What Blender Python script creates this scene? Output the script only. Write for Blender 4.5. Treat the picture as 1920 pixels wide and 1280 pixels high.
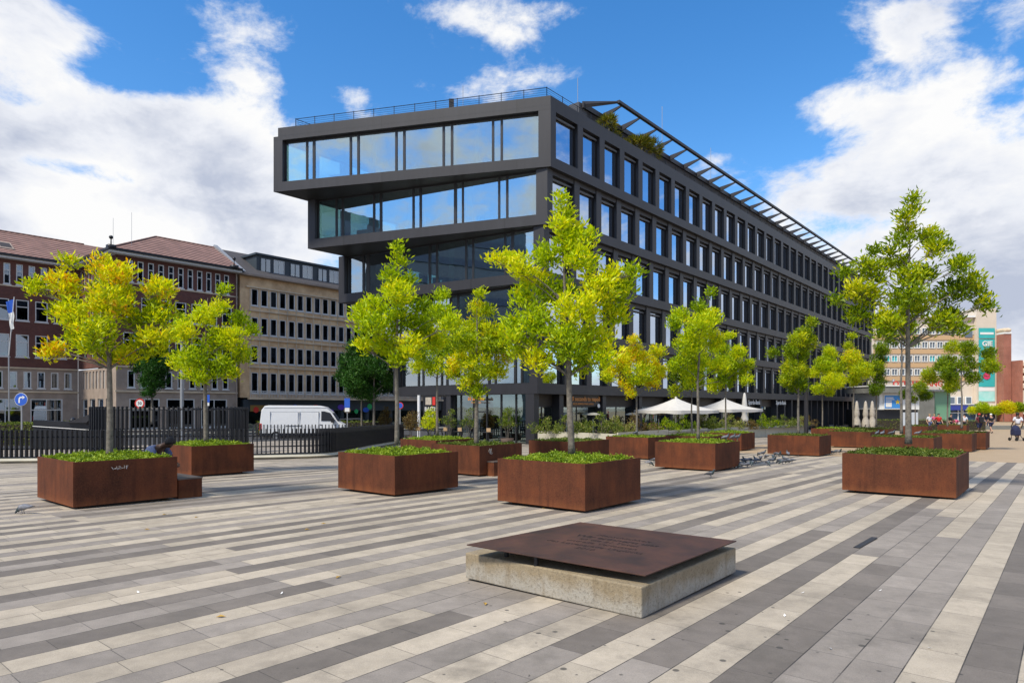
import bpy, math, random
import numpy as np
from mathutils import Vector, Matrix
random.seed(7); RS = np.random.RandomState(11)
SC = bpy.context.scene; COL = SC.collection
for o in list(bpy.data.objects): bpy.data.objects.remove(o)
# ------------------------------------------------------------------ camera
F, HZ, VG, EYE, K = 1240.0, 762.0, 780.0, 1.6, 0.0145
cd = bpy.data.cameras.new('camera'); cam = bpy.data.objects.new('camera', cd); COL.objects.link(cam)
cam.location = (0, 0, EYE); cam.rotation_euler = (math.pi/2, 0, 0)
cd.lens = F/1920*36; cd.sensor_width = 36; cd.shift_y = (HZ-640)/1920; cd.clip_start = .1; cd.clip_end = 3000
SC.camera = cam
SC.view_settings.view_transform = 'Standard'; SC.view_settings.look = 'None'
SC.view_settings.gamma = 1; SC.view_settings.exposure = 0.35
SC.render.resolution_x = 1024; SC.render.resolution_y = 682
# ------------------------------------------------------------------ sun
SUN_AZ = math.atan2(-.64, -.60); SUN_EL = math.radians(52)
sl = bpy.data.lights.new('sun', 'SUN'); sl.energy = 3.7; sl.angle = math.radians(7); sl.color = (1, .93, .80)
so = bpy.data.objects.new('sun', sl); COL.objects.link(so)
sd = Vector((math.sin(SUN_AZ)*math.cos(SUN_EL), math.cos(SUN_AZ)*math.cos(SUN_EL), math.sin(SUN_EL)))
so.rotation_euler = sd.to_track_quat('Z', 'Y').to_euler(); so.location = sd*80
# ------------------------------------------------------------------ world: sky with clouds
W = bpy.data.worlds.new('World'); SC.world = W; W.use_nodes = True
nt = W.node_tree; nt.nodes.clear()
class NB:
    def __init__(s, nt): s.nt = nt
    def n(s, t, **kw):
        x = s.nt.nodes.new(t)
        for k, v in kw.items():
            if k == 'inp':
                for a, b in v.items():
                    if hasattr(b, 'is_output') or isinstance(b, bpy.types.NodeSocket): s.nt.links.new(b, x.inputs[a])
                    else: x.inputs[a].default_value = b
            else: setattr(x, k, v)
        return x
    def m(s, op, a, b=None, c=None, clamp=False):
        x = s.nt.nodes.new('ShaderNodeMath'); x.operation = op; x.use_clamp = clamp
        for i, v in enumerate((a, b, c)):
            if v is None: continue
            if isinstance(v, bpy.types.NodeSocket): s.nt.links.new(v, x.inputs[i])
            else: x.inputs[i].default_value = v
        return x.outputs[0]
    def ramp(s, fac, stops, interp='LINEAR'):
        x = s.nt.nodes.new('ShaderNodeValToRGB'); x.color_ramp.interpolation = interp
        el = x.color_ramp.elements
        while len(el) < len(stops): el.new(.5)
        for e, (p, c) in zip(el, stops):
            e.position = p; e.color = (c, c, c, 1) if not isinstance(c, tuple) else (*c[:3], 1)
        s.nt.links.new(fac, x.inputs[0]); return x.outputs[0]
    def mix(s, f, a, b, blend='MIX'):
        x = s.nt.nodes.new('ShaderNodeMix'); x.data_type = 'RGBA'; x.blend_type = blend
        for i, v in ((0, f), (6, a), (7, b)):
            if isinstance(v, bpy.types.NodeSocket): s.nt.links.new(v, x.inputs[i])
            else: x.inputs[i].default_value = v if i == 0 else (*v[:3], 1)
        return x.outputs[2]
    def noise(s, vec, scale, detail=4, rough=.55, dist=0, out=0, lac=2.0):
        x = s.nt.nodes.new('ShaderNodeTexNoise'); x.inputs['Scale'].default_value = scale
        x.inputs['Detail'].default_value = detail; x.inputs['Roughness'].default_value = rough; x.inputs['Distortion'].default_value = dist
        if vec is not None: s.nt.links.new(vec, x.inputs['Vector'])
        return x.outputs[out]
B = NB(nt)
sky = B.n('ShaderNodeTexSky', sky_type='NISHITA', sun_disc=False, sun_elevation=SUN_EL, sun_rotation=SUN_AZ, air_density=1.0, dust_density=.35, ozone_density=2.2)
hsv = B.n('ShaderNodeHueSaturation', inp={'Hue': .502, 'Saturation': 1.34, 'Value': 1.72, 'Color': sky.outputs[0]})
tc = B.n('ShaderNodeTexCoord'); vec = tc.outputs['Generated']
sep = B.n('ShaderNodeSeparateXYZ', inp={0: vec}); X_, Y_, Z_ = sep.outputs
az = B.m('ARCTAN2', X_, Y_); el = B.m('ARCSINE', Z_)
def ae(px, py):
    d = Vector(((px-960)/F, 1, (HZ-py)/F)).normalized(); return math.atan2(d.x, d.y), math.asin(d.z)
st = B.n('ShaderNodeVectorMath', operation='MULTIPLY', inp={0: vec, 1: (1, 1, 1.7)}).outputs[0]
warp = B.noise(st, 2.2, 3, .5, out=1)
wv = B.n('ShaderNodeVectorMath', operation='SUBTRACT', inp={0: warp, 1: (.5, .5, .5)}).outputs[0]
wv = B.n('ShaderNodeVectorMath', operation='SCALE', inp={0: wv, 3: .16}).outputs[0]
st2 = B.n('ShaderNodeVectorMath', operation='ADD', inp={0: st, 1: wv}).outputs[0]
nz = B.noise(st2, 4.6, 10, .64)
dens = B.m('MULTIPLY', B.m('SUBTRACT', nz, .5), 3.1)
BLOBS = [(90, 290, 320, 130, .56), (400, 270, 170, 95, .55), (500, 400, 170, 90, .42), (30, 40, 110, 80, .55), (430, 50, 120, 60, .60), (495, 150, 80, 70, .56), (250, 450, 380, 90, .42), (60, 130, 110, 60, .2),
         (1010, 22, 130, 42, .42), (1030, 148, 120, 34, .62), (965, 75, 60, 26, .36), (1690, 60, 120, 70, .62), (1780, 150, 130, 60, .60), (1620, 330, 230, 75, .5), (1560, 190, 90, 45, .42), (1690, 230, 120, 50, .30),
         (1890, 40, 70, 50, .30), (1880, 270, 160, 90, .36), (1800, 440, 420, 110, .4), (1800, 620, 500, 140, .4), (660, 178, 40, 18, .40), (810, 165, 70, 22, .34), (860, 25, 60, 30, .26), (1340, 300, 50, 20, .24), (1500, 75, 45, 25, .24), (590, 300, 50, 60, .2),
         (1260, 110, 230, 170, -.62), (700, 90, 200, 90, -.45), (240, 20, 90, 55, -.50), (1845, 70, 40, 40, -.2), (1180, 330, 220, 120, -.45), (1430, 60, 80, 130, -.3), (130, 316, 170, 22, -.52), (340, 354, 140, 18, -.52), (250, 140, 130, 34, -.62), (620, 240, 40, 60, -.3), (1400, 250, 60, 60, -.3), (1560, 110, 60, 30, -.3), (1870, 190, 50, 25, -.3)]
for (bx, by, rx, ry, w) in BLOBS:
    a0, e0 = ae(bx, by); ra = abs(ae(bx+rx*.5, by)[0]-ae(bx-rx*.5, by)[0]); re = abs(ae(bx, by-ry*.5)[1]-ae(bx, by+ry*.5)[1])
    da = B.m('DIVIDE', B.m('SUBTRACT', az, a0), ra); de = B.m('DIVIDE', B.m('SUBTRACT', el, e0), re)
    d2 = B.m('ADD', B.m('MULTIPLY', da, da), B.m('MULTIPLY', de, de))
    g = B.m('EXPONENT', B.m('MULTIPLY', d2, -.9))
    dens = B.m('MULTIPLY_ADD', g, w, dens)
# away from the view the sky is broken cloud
outv = B.m('MULTIPLY', B.m('GREATER_THAN', B.m('ABSOLUTE', az), .95), .12)
dens = B.m('ADD', dens, outv)
low = B.n('ShaderNodeMapRange', inp={'Value': el, 'From Min': .30, 'From Max': .12, 'To Min': 0., 'To Max': .45}).outputs[0]
dens = B.m('ADD', dens, low)
mask = B.n('ShaderNodeMapRange', interpolation_type='SMOOTHSTEP', inp={'Value': dens, 'From Min': -.04, 'From Max': .46}).outputs[0]
shade = B.noise(st2, 4.2, 6, .6)
thick = B.n('ShaderNodeMapRange', inp={'Value': dens, 'From Min': .1, 'From Max': .95}).outputs[0]
sh = B.m('ADD', B.m('MULTIPLY', shade, .9), B.m('MULTIPLY', thick, .16))
ccol = B.ramp(sh, [(.43, (1.0, 1.0, 1.0)), (.54, (.86, .885, .95)), (.70, (.52, .575, .71))])
cl = B.n('ShaderNodeVectorMath', operation='SCALE', inp={0: ccol, 3: 7.9}).outputs[0]
fin = B.mix(mask, hsv.outputs[0], cl)
bg = B.n('ShaderNodeBackground', inp={'Color': fin, 'Strength': .098})
ow = B.n('ShaderNodeOutputWorld', inp={'Surface': bg.outputs[0]})
# ------------------------------------------------------------------ helpers
U = Vector((.6446, .7648, 0)); N = Vector((.7648, -.6446, 0))       # along the facade / out of it
def gz(y): return -K*min(max(y, -30), 75)
def G(px, v, h=0.0):
    y = (EYE-h)*F/(v-VG); return Vector(((px-960)/F*y, y, h-K*y))
def T(px, v, y): return Vector(((px-960)/F*y, y, EYE-(v-HZ)/F*y))
def SN(s, n, z=None):
    p = U*s+N*n; p.z = gz(p.y) if z is None else z; return p
def onplane(px, n):     # s of the point seen at column px on the vertical plane n
    r = (px-960)/F; return (r*(-n*.6446)-n*.7648)/(.6446-r*.7648)
def link(me, name, parent=None, mat=None):
    o = bpy.data.objects.new(name, me); COL.objects.link(o)
    if parent: o.parent = parent
    if mat:
        for m_ in (mat if isinstance(mat, (list, tuple)) else [mat]): me.materials.append(m_)
    return o
def tag(o, label, cat, group=None, kind=None):
    if label: o['label'] = label
    if cat: o['category'] = cat
    if group: o['group'] = group
    if kind: o['kind'] = kind
    return o
def empty(name, loc, label, cat, group=None, rz=0):
    o = bpy.data.objects.new(name, None); COL.objects.link(o); o.location = loc; o.rotation_euler = (0, 0, rz); o.empty_display_size = .2
    return tag(o, label, cat, group)
class MB:
    def __init__(s): s.v = []; s.f = []; s.mi = []; s.cur = 0
    def add(s, vs, fs):
        b = len(s.v); s.v += [tuple(v) for v in vs]; s.f += [tuple(b+i for i in f) for f in fs]; s.mi += [s.cur]*len(fs); return s
    def box(s, x0, x1, y0, y1, z0, z1, M=None):
        vs = [Vector(p) for p in ((x0, y0, z0), (x1, y0, z0), (x1, y1, z0), (x0, y1, z0), (x0, y0, z1), (x1, y0, z1), (x1, y1, z1), (x0, y1, z1))]
        if M is not None: vs = [M @ v for v in vs]
        return s.add(vs, [(3, 2, 1, 0), (4, 5, 6, 7), (0, 1, 5, 4), (1, 2, 6, 5), (2, 3, 7, 6), (3, 0, 4, 7)])
    def prism(s, poly, z0, z1):
        n = len(poly); a = [(p[0], p[1], z0) for p in poly]; b = [(p[0], p[1], z1) for p in poly]
        ar = sum(poly[i][0]*poly[(i+1) % n][1]-poly[(i+1) % n][0]*poly[i][1] for i in range(n))
        if ar < 0: a.reverse(); b.reverse()
        return s.add(a+b, [tuple(range(n-1, -1, -1)), tuple(range(n, 2*n))]+[(i, (i+1) % n, n+(i+1) % n, n+i) for i in range(n)])
    def tube(s, pts, rad, seg=6, cap=True):
        pts = [Vector(p) for p in pts]; n = len(pts)
        if not isinstance(rad, (list, tuple)): rad = [rad]*n
        vs = []; prev = None
        for i, p in enumerate(pts):
            d = (pts[min(i+1, n-1)]-pts[max(i-1, 0)]).normalized()
            up = Vector((0, 0, 1)) if abs(d.z) < .95 else Vector((1, 0, 0))
            a = d.cross(up).normalized() if prev is None else (prev-d*prev.dot(d)).normalized()
            prev = a; b = d.cross(a)
            r = rad[i]; ra, rb = r if isinstance(r, tuple) else (r, r)
            for k in range(seg):
                t = 2*math.pi*k/seg; vs.append(p+a*(math.cos(t)*ra)+b*(math.sin(t)*rb))
        fs = [(i*seg+k, i*seg+(k+1) % seg, (i+1)*seg+(k+1) % seg, (i+1)*seg+k) for i in range(n-1) for k in range(seg)]
        if cap: fs += [tuple(range(seg-1, -1, -1)), tuple((n-1)*seg+k for k in range(seg))]
        return s.add(vs, fs)
    def cyl(s, x, y, z0, z1, r, seg=12, r2=None): return s.tube([(x, y, z0), (x, y, z1)], [r, r if r2 is None else r2], seg)
    def lathe(s, prof, seg=16, c=(0, 0, 0)):
        n = len(prof); vs = [(c[0]+r*math.cos(2*math.pi*k/seg), c[1]+r*math.sin(2*math.pi*k/seg), c[2]+z) for r, z in prof for k in range(seg)]
        return s.add(vs, [(i*seg+k, i*seg+(k+1) % seg, (i+1)*seg+(k+1) % seg, (i+1)*seg+k) for i in range(n-1) for k in range(seg)])
    def build(s, name, mat, parent=None, smooth=False, bevel=0):
        me = bpy.data.meshes.new(name); me.from_pydata(s.v, [], s.f); me.update()
        if smooth: me.polygons.foreach_set('use_smooth', [True]*len(me.polygons))
        o = link(me, name, parent, mat)
        if isinstance(mat, (list, tuple)): me.polygons.foreach_set('material_index', s.mi)
        if bevel:
            bm_ = o.modifiers.new('bevel', 'BEVEL'); bm_.width = bevel; bm_.segments = 2; bm_.limit_method = 'ANGLE'
        return o
def frame(origin, xdir, z=0.0):
    x = Vector((xdir[0], xdir[1], 0)).normalized(); y = Vector((-x.y, x.x, 0)); o = Vector(origin)
    return Matrix(((x.x, y.x, 0, o.x), (x.y, y.y, 0, o.y), (0, 0, 1, o.z+z), (0, 0, 0, 1)))
def text(body, name, M, size, mat, parent=None, ext=.004, align='CENTER', bold=0):
    cu = bpy.data.curves.new(name, 'FONT'); cu.body = body; cu.size = size; cu.extrude = ext; cu.align_x = align; cu.align_y = 'CENTER'; cu.offset = bold; cu.resolution_u = 2
    t = bpy.data.objects.new(name, cu); COL.objects.link(t)
    dg = bpy.context.evaluated_depsgraph_get(); me = bpy.data.meshes.new_from_object(t.evaluated_get(dg)); bpy.data.objects.remove(t)
    me.transform(M); me.materials.clear(); return link(me, name, parent, mat)
def textM(pos, xdir, up=(0, 0, 1)):
    x = Vector(xdir).normalized(); y = Vector(up).normalized(); z = x.cross(y); p = Vector(pos)
    return Matrix(((x.x, y.x, z.x, p.x), (x.y, y.y, z.y, p.y), (x.z, y.z, z.z, p.z), (0, 0, 0, 1)))
# ------------------------------------------------------------------ materials
def mat(name, col=(.5, .5, .5), rough=.6, metal=0., spec=.5, var=0., vscale=3., bump=0., bscale=30., col2=None, coord='Object', emis=None):
    m_ = bpy.data.materials.new(name); m_.use_nodes = True; t = m_.node_tree; b = NB(t); p = t.nodes['Principled BSDF']
    p.inputs['Roughness'].default_value = rough; p.inputs['Metallic'].default_value = metal; p.inputs['Specular IOR Level'].default_value = spec
    p.inputs['Base Color'].default_value = (*col, 1)
    c = b.n('ShaderNodeTexCoord').outputs[coord]
    if var or col2:
        nn = b.noise(c, vscale, 6, .6)
        c2 = col2 if col2 else tuple(x*(1-var) for x in col)
        f = b.n('ShaderNodeMapRange', inp={'Value': nn, 'From Min': .35, 'From Max': .68}).outputs[0]
        t.links.new(b.mix(f, col, c2), p.inputs['Base Color'])
    if bump:
        bn = b.n('ShaderNodeBump', inp={'Strength': bump, 'Distance': .02, 'Height': b.noise(c, bscale, 5, .6)})
        t.links.new(bn.outputs[0], p.inputs['Normal'])
    return m_
def corten():
    m_ = bpy.data.materials.new('weathered_steel'); m_.use_nodes = True; t = m_.node_tree; b = NB(t); p = t.nodes['Principled BSDF']
    g = b.n('ShaderNodeNewGeometry').outputs['Position']
    n1 = b.noise(g, 1.3, 6, .6); s1 = b.n('ShaderNodeVectorMath', operation='MULTIPLY', inp={0: g, 1: (4, 4, .9)}).outputs[0]
    n2 = b.noise(s1, 1.2, 5, .6); n3 = b.noise(g, 45, 4, .6)
    base = b.ramp(b.m('ADD', b.m('MULTIPLY', n1, .6), b.m('MULTIPLY', n2, .4)), [(.36, (.040, .0155, .011)), (.50, (.084, .027, .0155)), (.66, (.150, .044, .019))])
    fine = b.mix(b.n('ShaderNodeMapRange', inp={'Value': n3, 'From Min': .3, 'From Max': .75, 'To Min': 0., 'To Max': .40}).outputs[0], base, (.20, .075, .030))
    tcz = b.n('ShaderNodeSeparateXYZ', inp={0: b.n('ShaderNodeTexCoord').outputs['Object']}).outputs[2]
    run = b.noise(b.n('ShaderNodeVectorMath', operation='MULTIPLY', inp={0: g, 1: (7, 7, .6)}).outputs[0], 1., 4, .6)
    edge = b.n('ShaderNodeMapRange', inp={'Value': b.m('ADD', tcz, b.m('MULTIPLY', run, .22)), 'From Min': .30, 'From Max': .16}).outputs[0]
    fine = b.mix(b.m('MULTIPLY', edge, .5), fine, (.22, .078, .030))
    drip = b.m('MULTIPLY', b.n('ShaderNodeMapRange', inp={'Value': run, 'From Min': .55, 'From Max': .72}).outputs[0], .40)
    fine = b.mix(drip, fine, (.035, .014, .010))
    scr = b.noise(b.n('ShaderNodeVectorMath', operation='MULTIPLY', inp={0: g, 1: (2, 2, 7)}).outputs[0], 3.2, 8, .7)
    sc = b.n('ShaderNodeMapRange', inp={'Value': scr, 'From Min': .69, 'From Max': .80, 'To Max': .35}).outputs[0]
    t.links.new(b.mix(sc, fine, (.36, .30, .27)), p.inputs['Base Color'])
    p.inputs['Roughness'].default_value = .8; p.inputs['Specular IOR Level'].default_value = .15
    bn = b.n('ShaderNodeBump', inp={'Strength': .25, 'Distance': .01, 'Height': n3}); t.links.new(bn.outputs[0], p.inputs['Normal'])
    return m_
def paving():
    m_ = bpy.data.materials.new('striped_paving'); m_.use_nodes = True; t = m_.node_tree; b = NB(t); p = t.nodes['Principled BSDF']
    g = b.n('ShaderNodeNewGeometry').outputs['Position']
    s = b.n('ShaderNodeVectorMath', operation='DOT_PRODUCT', inp={0: g, 1: tuple(U)}).outputs['Value']
    n = b.n('ShaderNodeVectorMath', operation='DOT_PRODUCT', inp={0: g, 1: tuple(N)}).outputs['Value']
    nw = b.m('DIVIDE', b.m('ADD', n, 100.07), .282); row = b.m('FLOOR', nw); fn = b.m('FRACT', nw)
    rr = b.n('ShaderNodeTexWhiteNoise', noise_dimensions='1D', inp={'W': row}).outputs['Value']
    so_ = b.m('ADD', s, b.m('MULTIPLY', rr, 7.3)); sl_ = b.m('DIVIDE', so_, .56); cell = b.m('FLOOR', sl_); fs = b.m('FRACT', sl_)
    run = b.m('FLOOR', b.m('DIVIDE', cell, b.m('ADD', 7., b.m('FLOOR', b.m('MULTIPLY', rr, 13.)))))
    cv = b.n('ShaderNodeCombineXYZ', inp={0: row, 1: run, 2: 3.0}).outputs[0]
    rc = b.n('ShaderNodeTexWhiteNoise', noise_dimensions='3D', inp={'Vector': cv}).outputs['Value']
    par = b.m('MODULO', row, 2.)
    key = b.m('ADD', b.m('MULTIPLY', rc, .5), b.m('MULTIPLY', par, .5))
    tone = b.ramp(key, [(0, (.425, .365, .283)), (.41, (.270, .237, .203)), (.74, (.172, .149, .127)), (.935, (.415, .355, .275))], 'CONSTANT')
    cc = b.n('ShaderNodeCombineXYZ', inp={0: row, 1: cell, 2: 1.0}).outputs[0]
    rs = b.n('ShaderNodeTexWhiteNoise', noise_dimensions='3D', inp={'Vector': cc}).outputs['Value']
    tone = b.mix(1., tone, b.ramp(rs, [(0, .86), (1, 1.1)]), 'MULTIPLY')
    gr = b.noise(g, 160, 3, .7); big = b.noise(g, .35, 4, .6); mid = b.noise(g, 5, 6, .65)
    tone = b.mix(1., tone, b.ramp(gr, [(.3, .80), (.7, 1.18)]), 'MULTIPLY')
    tone = b.mix(1., tone, b.ramp(mid, [(.3, .84), (.62, 1.06)]), 'MULTIPLY')
    tone = b.mix(1., tone, b.ramp(big, [(.3, .90), (.7, 1.08)]), 'MULTIPLY')
    # chewing gum and dirt spots, denser round the plinth
    vo = b.n('ShaderNodeTexVoronoi', feature='F1', inp={'Vector': g, 'Scale': 8.5, 'Randomness': 1.}); vd = vo.outputs['Distance']
    rv = b.n('ShaderNodeSeparateColor', inp={0: vo.outputs['Color']}).outputs[0]
    dp = b.n('ShaderNodeVectorMath', operation='DISTANCE', inp={0: g, 1: (1.5, 4.0, 0)}).outputs['Value']
    near = b.n('ShaderNodeMapRange', inp={'Value': dp, 'From Min': 1.2, 'From Max': 4.5, 'To Min': .80, 'To Max': .26}).outputs[0]
    sz = b.m('MULTIPLY', b.m('LESS_THAN', rv, near), b.m('MULTIPLY_ADD', b.m('MULTIPLY', rv, rv), .30, .075))
    spot = b.m('MULTIPLY', b.n('ShaderNodeMapRange', inp={'Value': b.m('SUBTRACT', sz, b.m('ADD', vd, b.m('MULTIPLY', mid, .10))), 'From Min': -.03, 'From Max': .02}).outputs[0], .80)
    tone = b.mix(spot, tone, (.05, .047, .042))
    dn = b.noise(g, 1.6, 7, .7)
    dirt = b.m('MULTIPLY', b.m('MULTIPLY', b.n('ShaderNodeMapRange', inp={'Value': dn, 'From Min': .5, 'From Max': .75}).outputs[0], near), .95)
    tone = b.mix(dirt, tone, (.10, .09, .075))
    # joints
    def edge(f, w): return b.m('MAXIMUM', b.m('LESS_THAN', f, w), b.m('GREATER_THAN', f, 1-w))
    j = b.m('MAXIMUM', edge(fn, .014), b.m('MULTIPLY', edge(fs, .005), .75))
    jn = b.n('ShaderNodeMapRange', inp={'Value': b.noise(g, 2.1, 4, .6), 'From Min': .3, 'From Max': .6, 'To Min': .45, 'To Max': 1.}).outputs[0]
    j = b.m('MULTIPLY', j, jn)
    tone = b.mix(j, tone, (.035, .032, .03))
    # tan resin bound area beyond the paving edge
    tan = b.m('MULTIPLY', b.m('GREATER_THAN', s, 28.6), b.m('GREATER_THAN', n, -13.2))
    tn = b.mix(b.noise(g, 1.2, 6, .6), (.33, .235, .14), (.42, .32, .21))
    tn = b.mix(1., tn, b.ramp(gr, [(.3, .8), (.7, 1.2)]), 'MULTIPLY')
    tone = b.mix(tan, tone, tn)
    t.links.new(tone, p.inputs['Base Color']); p.inputs['Roughness'].default_value = .72; p.inputs['Specular IOR Level'].default_value = .3
    h = b.m('SUBTRACT', b.m('MULTIPLY', gr, .25), b.m('MULTIPLY', j, b.m('SUBTRACT', 1., tan)))
    bn = b.n('ShaderNodeBump', inp={'Strength': .45, 'Distance': .006, 'Height': h}); t.links.new(bn.outputs[0], p.inputs['Normal'])
    return m_
def leafmat(name, stops, trans=.38):
    m_ = bpy.data.materials.new(name); m_.use_nodes = True; t = m_.node_tree; t.nodes.clear(); b = NB(t)
    a = b.n('ShaderNodeAttribute', attribute_name='rnd')
    c = b.ramp(a.outputs['Fac'], stops)
    d = b.n('ShaderNodeBsdfDiffuse', inp={'Color': c}); tr = b.n('ShaderNodeBsdfTranslucent', inp={'Color': b.mix(1., c, (1.15, 1.05, .55), 'MULTIPLY')})
    gl = b.n('ShaderNodeBsdfGlossy', inp={'Roughness': .42, 'Color': (.8, .85, .7, 1)})
    x = b.n('ShaderNodeMixShader', inp={0: trans, 1: d.outputs[0], 2: tr.outputs[0]})
    y = b.n('ShaderNodeMixShader', inp={0: .02, 1: x.outputs[0], 2: gl.outputs[0]})
    b.n('ShaderNodeOutputMaterial', inp={0: y.outputs[0]}); return m_
def glassmat(name, refl=.5, tint=(.45, .62, .60), rcol=(.80, .90, 1.0), wav=.0):
    m_ = bpy.data.materials.new(name); m_.use_nodes = True; t = m_.node_tree; t.nodes.clear(); b = NB(t)
    fr = b.n('ShaderNodeFresnel', inp={'IOR': 1.5})
    f = b.m('ADD', refl, b.m('MULTIPLY', fr.outputs[0], .8), clamp=True)
    gl = b.n('ShaderNodeBsdfGlossy', inp={'Roughness': .012, 'Color': (*rcol, 1)}); tr = b.n('ShaderNodeBsdfTransparent', inp={'Color': (*tint, 1)})
    if wav:
        g = b.n('ShaderNodeNewGeometry').outputs['Position']
        bn = b.n('ShaderNodeBump', inp={'Strength': wav, 'Distance': .03, 'Height': b.noise(g, .8, 2, .5)}); t.links.new(bn.outputs[0], gl.inputs['Normal'])
    x = b.n('ShaderNodeMixShader', inp={0: f, 1: tr.outputs[0], 2: gl.outputs[0]})
    b.n('ShaderNodeOutputMaterial', inp={0: x.outputs[0]}); return m_
def brick(name, c1, c2, mortar, scale=1., sq=.5, rowh=.075, bw=.24):
    m_ = bpy.data.materials.new(name); m_.use_nodes = True; t = m_.node_tree; b = NB(t); p = t.nodes['Principled BSDF']
    g = b.n('ShaderNodeNewGeometry').outputs['Position']; sp = b.n('ShaderNodeSeparateXYZ', inp={0: g})
    h = b.m('ADD', sp.outputs[0], sp.outputs[1]); cv = b.n('ShaderNodeCombineXYZ', inp={0: h, 1: sp.outputs[2], 2: 0.}).outputs[0]
    br = b.n('ShaderNodeTexBrick', inp={'Vector': cv, 'Color1': (*c1, 1), 'Color2': (*c2, 1), 'Mortar': (*mortar, 1), 'Scale': scale, 'Mortar Size': .008, 'Brick Width': bw, 'Row Height': rowh})
    c = b.mix(1., br.outputs[0], b.ramp(b.noise(g, .6, 6, .65), [(.3, .75), (.7, 1.15)]), 'MULTIPLY')
    t.links.new(c, p.inputs['Base Color']); p.inputs['Roughness'].default_value = .85; return m_
M = {}
M['steel'] = corten(); M['pave'] = paving()
M['clad'] = mat('anthracite_cladding', (.021, .0205, .025), .5, .0, .5, var=.18, vscale=.35, bump=.03, bscale=60)
def cladding():
    m_ = M['clad']; t = m_.node_tree; b = NB(t); p = t.nodes['Principled BSDF']; src = p.inputs['Base Color'].links[0].from_socket
    g = b.n('ShaderNodeNewGeometry').outputs['Position']
    s_ = b.m('DIVIDE', b.n('ShaderNodeVectorMath', operation='DOT_PRODUCT', inp={0: g, 1: tuple(U)}).outputs['Value'], 3.57); z_ = b.m('DIVIDE', b.m('ADD', b.n('ShaderNodeSeparateXYZ', inp={0: g}).outputs[2], .81), 3.143)
    w = b.n('ShaderNodeTexWhiteNoise', noise_dimensions='2D', inp={'Vector': b.n('ShaderNodeCombineXYZ', inp={0: b.m('FLOOR', s_), 1: b.m('FLOOR', z_), 2: 0.}).outputs[0]}).outputs['Value']
    st_ = b.noise(b.n('ShaderNodeVectorMath', operation='MULTIPLY', inp={0: g, 1: (3, 3, .3)}).outputs[0], 1.2, 5, .6)
    c = b.mix(1., src, b.ramp(w, [(0, .84), (1, 1.14)]), 'MULTIPLY'); c = b.mix(1., c, b.ramp(st_, [(.3, .85), (.7, 1.2)]), 'MULTIPLY')
    t.links.new(b.mix(b.m('MULTIPLY', b.m('LESS_THAN', b.m('FRACT', s_), .006), .8), c, (.008, .008, .009)), p.inputs['Base Color'])
cladding()
M['soffit'] = mat('dark_soffit', (.020, .020, .021), .45, 0, .4)
M['frame'] = mat('dark_window_frame', (.016, .016, .018), .4, 0, .5)
M['glass'] = glassmat('window_glass', .66, (.3,.42,.42), (.66,.76,.92)); M['glass2'] = glassmat('clear_front_glass', .42, (.50, .72, .66), (.80, .90, .98), .05)
M['shopglass'] = glassmat('shop_glass', .28, (.42, .52, .50), (.75, .9, .9), .08)
M['ceil'] = mat('ceiling', (.30, .36, .30), .8); M['inner'] = mat('interior_wall', (.10, .13, .14), .8, var=.5, vscale=.4)
M['curtain'] = mat('curtain', (.55, .6, .58), .9); M['cass'] = mat('blind_cassette', (.075, .075, .08), .45, .3)
M['concrete'] = mat('exposed_concrete', (.40, .35, .26), .85, var=.5, vscale=9, bump=.8, bscale=70)
M['cream'] = mat('cream_render', (.48, .45, .36), .75, var=.15, vscale=2)
M['trunk'] = mat('bark', (.21, .185, .15), .9, var=.55, vscale=14, bump=.7, bscale=40)
M['soil'] = mat('soil', (.05, .038, .025), .95, var=.4, vscale=20, bump=.8, bscale=50)
M['black'] = mat('black_metal', (.014, .015, .019), .42, .2, .5); M['fence'] = mat('fence_blades', (.020, .022, .028), .42, .3, .5, var=.2, vscale=3)
M['white'] = mat('white_paint', (.72, .73, .74), .35, 0, .5, var=.05, vscale=4); M['offwhite'] = mat('sun_bleached_cloth', (.62, .60, .56), .85, var=.12, vscale=3, bump=.15, bscale=8)
M['beigecloth'] = mat('beige_cloth', (.45, .40, .33), .9, var=.3, vscale=5)
M['brickred'] = brick('dark_red_brick', (.15, .048, .034), (.105, .034, .028), (.13, .085, .07))
M['brickor'] = brick('orange_red_brick', (.36, .115, .065), (.30, .09, .05), (.35, .22, .18))
M['stone'] = mat('weathered_stone', (.36, .285, .23), .85, var=.3, vscale=1.2, bump=.2, bscale=20)
M['beige'] = mat('stained_sandstone', (.82, .58, .33), .85, col2=(.54, .34, .185), vscale=.9, bump=.15, bscale=20)
M['beige2'] = mat('pale_sandstone', (.72, .58, .41), .85, var=.35, vscale=.8)
M['sill'] = mat('white_window_frame', (.62, .62, .60), .5); M['dglass'] = glassmat('dark_old_glass', .34, (.4, .45, .5), (.42, .50, .62))
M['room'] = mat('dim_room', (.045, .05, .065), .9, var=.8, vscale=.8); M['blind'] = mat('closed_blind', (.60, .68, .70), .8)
M['orange'] = mat('orange_panel', (.55, .36, .19), .6); M['red'] = mat('red_paint', (.55, .03, .02), .5); M['blue'] = mat('blue_paint', (.02, .10, .50), .4)
M['sky_blue'] = mat('poster_blue', (.04, .25, .62), .5); M['teal'] = mat('teal_banner', (.02, .36, .38), .6, col2=(.05, .45, .42), vscale=.3)
M['grey'] = mat('grey_concrete', (.20, .20, .18), .85, var=.25, vscale=1); M['lgrey'] = mat('galvanised_steel', (.36, .37, .38), .45, .5)
M['asphalt'] = mat('asphalt', (.055, .055, .058), .9, var=.25, vscale=3, bump=.3, bscale=80)
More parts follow.
